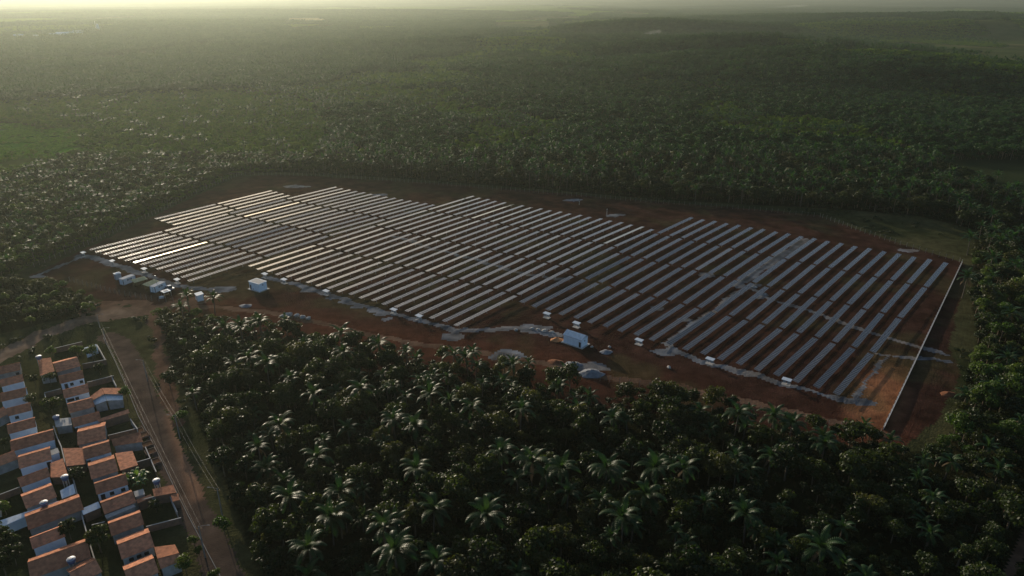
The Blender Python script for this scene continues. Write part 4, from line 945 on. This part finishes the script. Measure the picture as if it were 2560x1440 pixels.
for s in range(2):
    me2 = TREE[s][1].copy(); me2.materials.clear(); me2.materials.append(M['leaf_bright']); TREE_B.append((TREE[s][0], me2, TREE[s][2], TREE[s][3]))
TREE_O = []
for s in (1, 3, 5):
    me2 = TREE[s][1].copy(); me2.materials.clear(); me2.materials.append(M['leaf_olive']); TREE_O.append((TREE[s][0], me2, TREE[s][2], TREE[s][3]))
def frond_mesh(L, a0, bend, nst, name, wl=.85):
    """pinnate palm leaf: arching rib with leaflets on both sides, in the xz plane, starting at the origin"""
    mb = MB(); pts = []; x = z = 0.; ang = a0
    for k in range(nst + 1):
        pts.append(Vector((x, 0, z))); x += math.cos(ang) * L / nst; z += math.sin(ang) * L / nst; ang -= bend / nst * (.5 + 1.0 * k / nst)
    mb.tube([pts[i] for i in range(0, nst + 1, max(1, nst // 5))], .035, 3, cap=False)
    for k in range(1, nst + 1):
        u = k / nst; d = (pts[k] - pts[k - 1]).normalized(); up = Vector((-d.z, 0, d.x))
        ln = wl * (math.sin(math.pi * (.12 + .85 * u)) ** .7) ; wd = L / nst * .95
        for s in (-1, 1):
            dirv = (Vector((0, s, 0)) * .80 + d * .55 + up * (.30 - .55 * u)).normalized()
            p = pts[k]; q = p + dirv * ln - Vector((0, 0, .18 * ln)); wv = d * wd * .5
            md = p.lerp(q, .5) + up * .06 * ln
            mb.add([p - wv, p + wv, md + wv * .9, md - wv * .9, q + wv * .25, q - wv * .25], [(0, 1, 2, 3), (3, 2, 4, 5)])
    return mesh(name, mb.v, mb.f, M['frond'])
FROND = [frond_mesh(4.3, R(78), R(95), 14, 'frond', .75), frond_mesh(4.6, R(55), R(120), 14, 'frond', .85), frond_mesh(4.2, R(28), R(105), 14, 'frond', .85), frond_mesh(3.6, R(0), R(70), 12, 'frond', .75)]
DEAD = frond_mesh(3.4, R(-35), R(45), 12, 'frond', .5); DEAD.materials.clear(); DEAD.materials.append(M['frond_dead'])
mb = MB(); mb.tube([(0, 0, -.3), (.06, 0, .5), (.03, .03, 1.0)], [.20, .17, .15], 7); PTRUNK = mesh('trunk', mb.v, mb.f, M['palmbark'])
def frond_set(r, n=15):
    out = []
    for k in range(n):
        u = k / n; kind = 0 if u < .24 else 1 if u < .55 else 2 if u < .85 else 3
        out.append((kind, k * 2.39996 + r.uniform(-.3, .3), r.uniform(.85, 1.12), r.uniform(-.12, .12)))
    return out
def far_palm(seed, nst=5, n=11):
    r = random.Random(seed); V_, F_ = [], []
    fr = [frond_mesh(4.3, R(75), R(100), nst, 'f', .8), frond_mesh(4.5, R(48), R(120), nst, 'f', .9), frond_mesh(4.0, R(15), R(90), nst, 'f', .85)]
    for k in range(n):
        me = fr[0 if k < 3 else 1 if k < 7 else 2]; rot = Matrix.Rotation(k * 2.39996 + r.uniform(-.3, .3), 3, 'Z'); b = len(V_)
        V_ += [rot @ v.co for v in me.vertices]; F_ += [tuple(b + i for i in p.vertices) for p in me.polygons]
    for m_ in fr: bpy.data.meshes.remove(m_)
    return V_, F_
PCROWN = []
for s in range(3):
    v, f = far_palm(s); PCROWN.append(mesh('crown', v, f, M['frond_far']))

# ------------------------------------------------------------------ where trees stand
rs = np.random.default_rng(5)
def jgrid(x0, x1, y0, y1, st, j=.42):
    X, Y = np.meshgrid(np.arange(x0, x1, st), np.arange(y0, y1, st)); Y = Y + (np.arange(X.shape[1]) % 2)[None, :] * st * .5
    return X.ravel() + rs.uniform(-j, j, X.size) * st, Y.ravel() + rs.uniform(-j, j, X.size) * st
def free(x, y): return ~inside(x, y, OPEN) & (pdist(x, y, STREET) > 7) & (pdist(x, y, CORNER) > 2.5) & ~inside(x, y, FIELD)
def infan(x, y, extra=8): return (np.abs(np.degrees(np.arctan2(x, y))) < 39 + extra)
BT, PT = [], []                                                     # broadleaf: x,y,scale,kind ; palm: x,y,trunk height,scale
# hand-measured palms of the front wood and other single palms: crown centre pixel, trunk height, scale
HAND = [(700, 1060, 8, 1.0), (790, 1140, 7.5, .95), (645, 1115, 7, .8), (720, 1240, 8, .95), (845, 1225, 8, .95), (825, 1290, 7.5, 1.0), (775, 1370, 7.5, .95), (960, 1310, 7, .9), (990, 1370, 8, 1.1),
        (1040, 1170, 8, 1.0), (1080, 1275, 8, 1.05), (1215, 1280, 8, 1.1), (1090, 1400, 6.5, .9), (1075, 985, 9, 1.0), (985, 1045, 8, .9), (1040, 1060, 8, .9), (1170, 1015, 8, .9), (1300, 1020, 8, .95),
        (1255, 1125, 8, .9), (1330, 1150, 8.5, 1.1), (1405, 1165, 8, 1.0), (1515, 1165, 8.5, 1.05), (1640, 1165, 8, 1.0), (1710, 1170, 8, .95), (1620, 1235, 7.5, .95), (1560, 1290, 8, 1.05), (1870, 1285, 7.5, .95),
        (2055, 1365, 7, 1.1), (1845, 1030, 8, 1.0), (1940, 1040, 7.5, .9), (1980, 1055, 7.5, .9), (2065, 1105, 7, .8), (1325, 905, 3.5, .6), (1412, 925, 5, .7), (850, 830, 9, .95), (665, 905, 8, .9), (620, 890, 8, .9),
        (860, 880, 8, .9), (780, 985, 8, .85), (530, 742, 6.5, .8), (465, 735, 8, .75), (455, 765, 7, .8), (560, 815, 8, .9), (600, 810, 8, .9), (650, 800, 8, .9), (905, 965, 8, .9), (945, 860, 7, .8),
        (1130, 885, 7, .85), (1170, 890, 7, .8), (2165, 1060, 5, .6), (2430, 590, 9, .9), (2420, 690, 9, .95), (2480, 640, 9, .95), (2500, 600, 9, .95), (2535, 590, 9, .95), (2545, 660, 9, .95), (2530, 780, 9, .9),
        (450, 345, 8, 1.2), (900, 395, 9, 1), (1030, 400, 10, 1), (1080, 395, 10, 1), (1120, 400, 10, 1), (1000, 395, 9, 1), (1170, 405, 10, 1), (1215, 405, 10, 1), (1270, 410, 10, 1), (1000, 345, 9, 1), (1340, 420, 10, 1)]
HANDXY = []
for px, py, th, s in HAND:
    p = G(px, py, th + .6); HANDXY.append((p.x, p.y, th, s * 1.2))
hx = np.array([h[0] for h in HANDXY]); hy_ = np.array([h[1] for h in HANDXY])
# front wood and the near belt
X, Y = jgrid(-330, 300, 88, 520, 4.3)
k = free(X, Y) & infan(X, Y); X, Y = X[k], Y[k]
scr = inside(X, Y, SCRUB)
dn = np.min(np.hypot(X[:, None] - hx[None], Y[:, None] - hy_[None]), axis=1)
nse = fbm(X, Y, 30, 301, 3)
for x, y, s_, d_, n_ in zip(X, Y, scr, dn, nse):
    u = rs.random()
    if s_:
        if u < .13: PT.append((x, y, rs.uniform(3.5, 7), rs.uniform(.75, 1.05)))
        elif n_ > .22: BT.append((x, y, rs.uniform(.45, 1.0), rs.choice((0, 1, 2))))
        continue
    back = y > 300
    if x < -100 and y < 300:
        if u < .75: BT.append((x, y, rs.uniform(.4, .75), rs.choice((1, 2, 2))))
        continue
    if d_ < 2.2 or (not back and u > .97 - .9 * max(0, .36 - n_)): continue
    if u < (.20 if back else .11): PT.append((x, y, rs.uniform(7, 11) if back else rs.uniform(3.2, 6.2), rs.uniform(.8, 1.05) if back else rs.uniform(.6, 1.0)))
    else: BT.append((x, y, (.42 + .95 * rs.random() ** 1.4) * (.75 + .5 * n_), 1 if (x > 105 and y > 150 and not back and rs.random() < .45) else 2 if rs.random() < .16 else 0))
PT += HANDXY
# single trees measured in the village and along the roads: base pixel, scale, what it is
SINGLE = [((320, 130), .55, 'bushy green tree behind the top house of the street column', 1), ((470, 128), .75, 'bushy tree between the top house and the bluish sheet roof', 1), ((565, 150), .8, 'round dense tree in the top corner garden by the street', 1),
          ((605, 232), .6, 'low spreading bush in the garden of the second street house', 0), ((318, 470), 1.0, 'large spreading tree filling the yard between the columns', 0), ((215, 300), .6, 'bush right of the topmost left house', 0),
          ((200, 420), .6, 'dark bush right of the third left house', 0), ((310, 300), .6, 'leafy plant below the ridge-across house', 0), ((475, 875), .75, 'round tree below the sunlit yard shed', 0), ((430, 1230), .8, 'bushy tree right of the eleventh left house', 0),
          ((610, 1300), 1.0, 'garden tree with pale bare limbs near the bottom', 0), ((40, 1075), .65, 'bright bush at the left edge near the pale wall strip', 1), ((85, 1300), .85, 'dark tree at the left edge above the big house', 0), ((20, 1250), .8, 'dark tree touching the left edge', 0),
          ((100, 1380), .85, 'grey-green tree left of the big house', 0), ((40, 1440), .9, 'dark tree in the bottom left corner', 0), ((765, 390), .6, 'street tree beside the corner house porch', 1), ((940, 1060), .55, 'dark bush in the yard beside the tenth house', 0),
          ((1120, 1425), .6, 'bush by the street at the bottom edge', 1), ((1170, 1265), .45, 'small round bush on the verge near the bottom lamp post', 1), ((1200, 1320), .4, 'smaller bush on the verge below the round one', 1), ((1290, 1470), .5, 'bush on the pavement at the bottom edge', 1),
          ((1025, 320), .85, 'lone round tree right of the street, near the top lamp post', 0), ((1085, 540), .7, 'bright bush behind the middle lamp post', 1), ((1350, 1190), .75, 'bright bush at the wood edge by the lower lamp post', 1), ((30, 680), .5, 'bush at the left edge by the long house', 0),
          ((650, 400), .45, 'low dark hedge below the white sheet porch', 0)]
def vis(x, y, z=6):
    a, b = PX(x, y, z); return -40 < a < 2600 and -20 < b < 1500
def grow_tree(x, y, s, kind, label, group, rr, name='broadleaf_tree'):
    tr = rr.choice(TREE_B if kind == 1 else TREE_O if kind == 2 else TREE)
    t = thing(name, label, 'tree', (x, y, 0), rr.uniform(0, 6.28), group); sz = s * rr.uniform(.9, 1.1)
    obj('trunk', tr[0], t, scl=(s, s, sz)); obj('crown', tr[1], t, scl=(s, s, sz))
def grow_palm(x, y, th, s, label, group, rr, full=True):
    t = thing('palm_tree', label, 'palm', (x, y, 0), rr.uniform(0, 6.28), group)
    t.rotation_euler = (rr.gauss(0, .045), rr.gauss(0, .045), rr.uniform(0, 6.28))
    obj('trunk', PTRUNK, t, scl=(1, 1, th))
    if full:
        for kind, a, sl, b in frond_set(rr, rr.randint(13, 17)):
            obj('frond', FROND[kind], t, (0.03, .03, th - .05), (rr.uniform(-.15, .15), b, a), (s * sl,) * 3)
        for k in range(rr.choice((0, 0, 1, 2, 3))): obj('frond', DEAD, t, (.03, .03, th - .15), (0, rr.uniform(-.2, .3), rr.uniform(0, 6.28)), (s * rr.uniform(.8, 1.1),) * 3)['label'] = 'dead brown hanging frond'
    else: obj('crown', rr.choice(PCROWN), t, (.03, .03, th - .05), scl=(s, s, s))
rr = random.Random(21)
BT = np.array(BT); PTa = np.array(PT)
def order(A, n):
    v = np.array([vis(a[0], a[1]) for a in A]); d = np.hypot(A[:, 0], A[:, 1]) + np.where(v, 0, 1e6)
    i = np.argsort(d); near = [k for k in i[:n] if v[k]]; m_ = np.ones(len(A), bool); m_[near] = False
    return near, np.nonzero(m_)[0]
def place(x, y, z):
    """which stretch of wood a tree stands in"""
    px, py = PX(x, y, z)
    if px > 2330 and py < 1180: return 'wood right of the concrete wall'
    if px < 330 and py < 860: return 'bushland by the road junction'
    if y > 300: return 'tree line behind the solar farm'
    return 'dark foreground wood'
def ranked(A, idx, zf):
    """row-by-row ranks inside each stretch, rows of 70 px from the bottom edge up, each read from the left"""
    rows = {}
    for k in idx:
        px, py = PX(A[k][0], A[k][1], zf(A[k])); w_ = place(A[k][0], A[k][1], zf(A[k]))
        rows.setdefault((w_, int((1500 - py) // (14 if w_.startswith('tree line') else 70))), []).append((px, k))
    out = {}
    for w_ in {r[0] for r in rows}:
        for n, key in enumerate(sorted(r for r in rows if r[0] == w_)):
            for m_, (_, k) in enumerate(sorted(rows[key])): out[k] = (w_, n, m_)
    return out
bn, brest = order(BT, 300); rk = ranked(BT, bn, lambda a: 5 * a[2])
for k in bn:
    x, y, s, kind = BT[k]; w_, n, m_ = rk[k]
    grow_tree(x, y, s, int(kind), '%s tree, %s from left in the %s row up, %s' % ('low' if s < .7 else 'broad' if s > 1.05 else 'round', ordn(m_), ordn(n), w_), 'broadleaf trees of the ' + w_, rr)
pn, prest = order(PTa, 300); rk = ranked(PTa, pn, lambda a: a[2])
for k in pn:
    x, y, th, s = PTa[k]; w_, n, m_ = rk[k]
    grow_palm(x, y, th, s, '%s palm, %s from left in the %s row up, %s' % ('tall' if th > 7.5 else 'shorter', ordn(m_), ordn(n), w_), 'palms of the ' + w_, rr, math.hypot(x, y) < 330)
for (u, v), s, lab, kind in SINGLE:
    p = G(*c1(u, v)); grow_tree(p.x, p.y, s * 1.0, kind, lab, None, rr, 'garden_tree')
# banana plants in one yard
mb = MB()
for k in range(6):
    z0, z1 = k / 6, (k + 1) / 6; x_a, x_b = 2.2 * z0, 2.2 * z1; h_a, h_b = 1.6 * math.sin(z0 * 2.4), 1.6 * math.sin(z1 * 2.4); w_a, w_b = .42 * math.sin(math.pi * (.08 + .9 * z0)), .42 * math.sin(math.pi * (.08 + .9 * z1))
    mb.add([(x_a, -w_a, h_a - .12), (x_a, 0, h_a), (x_b, 0, h_b), (x_b, -w_b, h_b - .12)], [(0, 1, 2, 3)]); mb.add([(x_a, w_a, h_a - .12), (x_a, 0, h_a), (x_b, 0, h_b), (x_b, w_b, h_b - .12)], [(0, 3, 2, 1)])
BLEAF = mesh('leaf', mb.v, mb.f, M['banana'])
for i, (u, v) in enumerate([(785, 905), (830, 885), (875, 895), (850, 925)]):
    p = G(*c1(u, v)); t = thing('banana_plant', 'banana plant in the yard beside the ninth house, %s from the left' % ORD[[0, 1, 3, 2][i]], 'plant', p, rr.uniform(0, 6), 'banana plants in the yard')
    mb = MB(); mb.tube([(0, 0, -.2), (0, 0, 1.8)], [.16, .11], 7); mb.build('stem', M['banana'], t)
    for k in range(8): obj('leaf', BLEAF, t, (0, 0, 1.6 + .03 * k), (0, rr.uniform(-.5, .25), k * .785 + rr.uniform(-.2, .2)), (rr.uniform(.8, 1.15),) * 3)
# ------------------------------------------------------------------ woods that read as one mass (instanced)
PROTO = bpy.data.collections.new('tree_stock')
def scatter(name, protos, P, S, rotz, idx, label=None):
    col = bpy.data.collections.new(name + '_stock')
    for i, me in enumerate(protos):
        o = bpy.data.objects.new('%s_%02d' % (name, i), me); col.objects.link(o)
    me = bpy.data.meshes.new(name); me.vertices.add(len(P)); me.vertices.foreach_set('co', np.asarray(P, np.float32).ravel())
    for nm, ty, dat in (('scl', 'FLOAT_VECTOR', S), ('rot', 'FLOAT_VECTOR', np.stack([0 * rotz, 0 * rotz, rotz], 1))):
        me.attributes.new(nm, ty, 'POINT').data.foreach_set('vector', np.asarray(dat, np.float32).ravel())
    me.attributes.new('idx', 'INT', 'POINT').data.foreach_set('value', np.asarray(idx, np.int32))
    o = obj(name, me); o['kind'] = 'stuff'
    ng = bpy.data.node_groups.new(name, 'GeometryNodeTree')
    ng.interface.new_socket('Geometry', in_out='INPUT', socket_type='NodeSocketGeometry'); ng.interface.new_socket('Geometry', in_out='OUTPUT', socket_type='NodeSocketGeometry')
    n = ng.nodes; l = ng.links; gi = n.new('NodeGroupInput'); go = n.new('NodeGroupOutput')
    ci = n.new('GeometryNodeCollectionInfo'); ci.inputs['Collection'].default_value = col; ci.inputs['Separate Children'].default_value = True; ci.inputs['Reset Children'].default_value = True
    ip = n.new('GeometryNodeInstanceOnPoints'); ip.inputs['Pick Instance'].default_value = True
    def na(nm, ty):
        a = n.new('GeometryNodeInputNamedAttribute'); a.data_type = ty; a.inputs['Name'].default_value = nm; return a.outputs['Attribute']
    l.new(gi.outputs[0], ip.inputs['Points']); l.new(ci.outputs[0], ip.inputs['Instance']); l.new(na('idx', 'INT'), ip.inputs['Instance Index'])
    l.new(na('rot', 'FLOAT_VECTOR'), ip.inputs['Rotation']); l.new(na('scl', 'FLOAT_VECTOR'), ip.inputs['Scale']); l.new(ip.outputs[0], go.inputs[0])
    md = o.modifiers.new('scatter', 'NODES'); md.node_group = ng
    return o
def joined(parts, name):
    """one mesh from (mesh, scale) pairs, keeping materials"""
    V_, F_, MI, mats = [], [], [], []
    for me, scl, off in parts:
        b = len(V_); V_ += [(v.co.x * scl[0] + off[0], v.co.y * scl[1] + off[1], v.co.z * scl[2] + off[2]) for v in me.vertices]
        mi = len(mats); mats.append(me.materials[0])
        for p in me.polygons: F_.append(tuple(b + i for i in p.vertices)); MI.append(mi)
    return mesh(name, V_, F_, mats, MI)
FT = []                                                             # lighter trees for farther off
for s in range(5):
    r = np.random.default_rng(300 + s); rx = 3.2; h = [6.5, 7.5, 6.0, 8.0, 7.0][s]
    q = leaf_cloud(r, 11, 300, .46, rx, 2.2); q[:, 2] += h - 2.2
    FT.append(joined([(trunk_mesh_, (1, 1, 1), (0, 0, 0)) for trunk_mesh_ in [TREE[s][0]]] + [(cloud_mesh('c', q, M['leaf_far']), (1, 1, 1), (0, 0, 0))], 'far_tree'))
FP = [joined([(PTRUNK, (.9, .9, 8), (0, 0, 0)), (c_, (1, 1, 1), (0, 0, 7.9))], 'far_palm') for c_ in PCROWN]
SCR = []
for s in range(4):
    r = np.random.default_rng(400 + s); q = leaf_cloud(r, 8, 170, .42, 2.6, 1.3); q[:, 2] += 1.3; SCR.append(cloud_mesh('scrub_bush', q, M['leaf_scrub']))
def rz_(n): return rs.uniform(0, 6.283, n)
# remaining near trees
b = BT[brest]; n = len(b)
scatter('wood_trees', [joined([(t_[0], (1, 1, 1), (0, 0, 0)), (t_[1], (1, 1, 1), (0, 0, 0))], 'wood_tree') for t_ in TREE + TREE_B + TREE_O], np.stack([b[:, 0], b[:, 1], 0 * b[:, 0]], 1), np.repeat(b[:, 2:3], 3, 1), rz_(n), np.where(b[:, 3] == 2, rs.integers(8, 11, n), np.where(b[:, 3] > 0, rs.integers(6, 8, n), rs.integers(0, 6, n))))
p = PTa[prest]; n = len(p)
scatter('wood_palms', FP, np.stack([p[:, 0], p[:, 1], 0 * p[:, 0]], 1), np.stack([p[:, 3], p[:, 3], p[:, 2] / 8], 1), rz_(n), rs.integers(0, 3, n))
# undergrowth: low bushes on the wood floor, verges and road sides
X, Y = jgrid(-320, 290, 90, 520, 3.0); nz = fbm(X, Y, 14, 501, 3)
wood = free(X, Y) & (nz > .35); edge = inside(X, Y, OPEN) & ~inside(X, Y, FARM) & (classes(X, Y) == 0) & (nz > .60) & (X > -60) ; vill = inside(X, Y, OPEN) & (classes(X, Y) == 0) & (nz > .58) & (Y > 175)
sel = infan(X, Y) & (wood | ((edge | vill) & (rs.random(X.size) < .5))); X, Y = X[sel], Y[sel]; n = len(X)
SCU = []
for m_ in SCR: m2_ = m_.copy(); m2_.materials.clear(); m2_.materials.append(M['leaf_under']); SCU.append(m2_)
scatter('undergrowth', SCU, np.stack([X, Y, 0 * X], 1), np.repeat(rs.uniform(.25, .7, (n, 1)), 3, 1) * [1, 1, .8], rz_(n), rs.integers(0, 4, n))
# forest out to 900 m, tree by tree
X, Y = jgrid(-800, 800, 420, 1000, 5.0)
rad = np.hypot(X, Y); k = infan(X, Y, 5) & (rad < 1000) & (Y >= 520 - 4) & ~clearing(X, Y); 
X, Y = X[k], Y[k]; scr = inside(X, Y, SCRUB); nz = fbm(X, Y, 55, 601, 3); n = len(X)
palm = rs.random(n) < np.where(scr, .04, np.clip((nz - .45) * 2.2, .04, .40)); keep = ~scr | (rs.random(n) < .7)
Z = hz(X, Y) - .5
s_ = (.6 + .9 * rs.random(n) ** 1.5) * np.where(scr, .62, 1)
lt_ = fbm(X, Y * .6, 130, 631, 3) > .56
f_ = ~palm & keep & (scr | lt_)
s_ = np.where(lt_ & ~scr, s_ * .72, s_)
FS = []
for m_ in FT: m2_ = m_.copy(); m2_.materials[1] = M['leaf_scrub']; FS.append(m2_)
scatter('pasture_trees', FS, np.stack([X, Y, Z], 1)[f_], np.repeat(s_[f_][:, None], 3, 1), rz_(f_.sum()), rs.integers(0, 5, f_.sum()))
f_ = ~palm & keep & ~scr & ~lt_
scatter('middle_forest', FT, np.stack([X, Y, Z], 1)[f_], np.repeat(s_[f_][:, None], 3, 1), rz_(f_.sum()), rs.integers(0, 5, f_.sum()))
f_ = palm & keep
scatter('middle_palms', FP, np.stack([X, Y, Z], 1)[f_], np.stack([rs.uniform(.95, 1.3, f_.sum())] * 2 + [rs.uniform(.75, 1.05, f_.sum())], 1), rz_(f_.sum()), rs.integers(0, 3, f_.sum()))
# scrub over the pasture on the left
X, Y = jgrid(-620, -60, 300, 950, 3.6); k = inside(X, Y, SCRUB) & (~inside(X, Y, FIELD) | (rs.random(X.size) < .10)) & infan(X, Y, 5); X, Y = X[k], Y[k]; nz = fbm(X, Y, 20, 611, 3); k = nz > .36; X, Y = X[k], Y[k]; n = len(X)
scatter('pasture_scrub', SCR, np.stack([X, Y, hz(X, Y) - .2], 1), np.repeat(rs.uniform(.3, .95, (n, 1)), 3, 1) * [1, 1, .8], rz_(n), rs.integers(0, 4, n))
X, Y = jgrid(-720, -150, 420, 760, 2.5); k = inside(X + (fbm(X, Y, 25, 15, 3) - .5) * 30, Y, FIELD) & infan(X, Y, 6) & (fbm(X, Y, 16, 17, 3) > .34); X, Y = X[k], Y[k]; n = len(X)
SCF = []
for m_ in SCR: m2_ = m_.copy(); m2_.materials.clear(); m2_.materials.append(M['leaf_field']); SCF.append(m2_)
scatter('pasture_herbs', SCF, np.stack([X, Y, hz(X, Y) - .25 - .2 * (Y > 520)], 1), np.repeat(rs.uniform(.4, .75, (n, 1)), 3, 1) * [1, 1, .55], rz_(n), rs.integers(0, 4, n))
# far woods: patches of crowns
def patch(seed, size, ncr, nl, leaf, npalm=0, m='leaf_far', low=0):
    r = np.random.default_rng(seed); qs = []
    for i in range(ncr):
        rx = size * r.uniform(.07, .19); q = leaf_cloud(r, 5, nl, leaf, rx, rx * .75); off = r.uniform(-.5, .5, 2) * size
        q[:, 0] += off[0]; q[:, 1] += off[1]; q[:, 2] += r.uniform(2.5, 8.5) * (1 - .55 * low) - rx * .3; qs.append(q)
    me = cloud_mesh('forest_patch', np.concatenate(qs), M[m])
    if not npalm: return me
    parts = [(me, (1, 1, 1), (0, 0, 0))]
    for i in range(npalm):
        off = r.uniform(-.5, .5, 2) * size; k_ = r.uniform(.9, 1.4); parts.append((PCROWN[i % 3], (k_, k_, k_), (off[0], off[1], r.uniform(6.5, 10))))
    return joined(parts, 'forest_patch')
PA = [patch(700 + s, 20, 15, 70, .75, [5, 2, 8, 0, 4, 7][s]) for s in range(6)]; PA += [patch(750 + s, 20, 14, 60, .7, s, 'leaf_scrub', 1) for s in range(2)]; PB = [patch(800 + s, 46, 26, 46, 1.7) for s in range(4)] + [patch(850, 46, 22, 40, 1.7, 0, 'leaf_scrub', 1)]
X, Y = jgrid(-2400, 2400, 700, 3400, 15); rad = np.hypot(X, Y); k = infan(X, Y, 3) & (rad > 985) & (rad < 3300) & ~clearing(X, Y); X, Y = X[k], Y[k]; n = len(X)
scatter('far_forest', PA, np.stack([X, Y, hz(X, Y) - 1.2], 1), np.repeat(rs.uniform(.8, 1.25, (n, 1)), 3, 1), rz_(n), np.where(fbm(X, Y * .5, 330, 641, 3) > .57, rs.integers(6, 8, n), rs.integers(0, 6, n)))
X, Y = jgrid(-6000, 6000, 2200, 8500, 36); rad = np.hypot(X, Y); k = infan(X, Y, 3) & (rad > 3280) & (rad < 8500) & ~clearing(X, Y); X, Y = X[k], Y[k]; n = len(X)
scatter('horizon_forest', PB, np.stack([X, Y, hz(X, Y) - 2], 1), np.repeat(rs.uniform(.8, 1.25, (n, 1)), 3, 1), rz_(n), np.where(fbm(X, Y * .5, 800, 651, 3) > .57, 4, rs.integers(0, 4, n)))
# ------------------------------------------------------------------ two thin smokes from burning fields
def smoke(px, py, L, h, dens):
    p = G(px, py); z = float(hz(p.x, p.y)); bm = bmesh.new(); bmesh.ops.create_icosphere(bm, subdivisions=3, radius=1)
    for v in bm.verts:
        u = (v.co.x + 1) / 2; wob = .75 + .5 * float(vnoise(v.co.x * 3 + px, v.co.y * 3 + v.co.z * 2, 1, 3))
        v.co = Vector((u * L, v.co.y * (.15 + .85 * u) * h * 1.2 * wob, (v.co.z * .5 * (.2 + .8 * u) + .25 + .75 * u) * h * wob))
    me = bpy.data.meshes.new('smoke'); bm.to_mesh(me); bm.free()
    m = bpy.data.materials.new('smoke'); m.use_nodes = True; n = m.node_tree.nodes; n.clear()
    pv = n.new('ShaderNodeVolumePrincipled'); pv.inputs['Color'].default_value = (.75, .77, .80, 1); pv.inputs['Density'].default_value = dens; pv.inputs['Anisotropy'].default_value = .4
    oo = n.new('ShaderNodeOutputMaterial'); m.node_tree.links.new(pv.outputs[0], oo.inputs['Volume']); me.materials.append(m)
    o = obj('smoke', me, loc=(p.x, p.y, z + 4)); o['kind'] = 'stuff'
smoke(1582, 112, 70, 18, .004)
smoke(1905, 24, 420, 30, .0022)
# ------------------------------------------------------------------ the evening haze
mb = MB(); mb.box(-17400, 17400, -17400, 17400, float(tz.min()) - 1.5, max(CAM_H + 8, float(tz.max()) + 16))
hm = bpy.data.materials.new('haze'); hm.use_nodes = True; n = hm.node_tree.nodes; n.clear()
pv = n.new('ShaderNodeVolumePrincipled'); pv.inputs['Color'].default_value = (.39, .44, .39, 1); pv.inputs['Density'].default_value = HAZE_DENSITY; pv.inputs['Anisotropy'].default_value = HAZE_ANISO
oo = n.new('ShaderNodeOutputMaterial'); hm.node_tree.links.new(pv.outputs[0], oo.inputs['Volume'])
o = mb.build('haze', hm); o['kind'] = 'stuff'
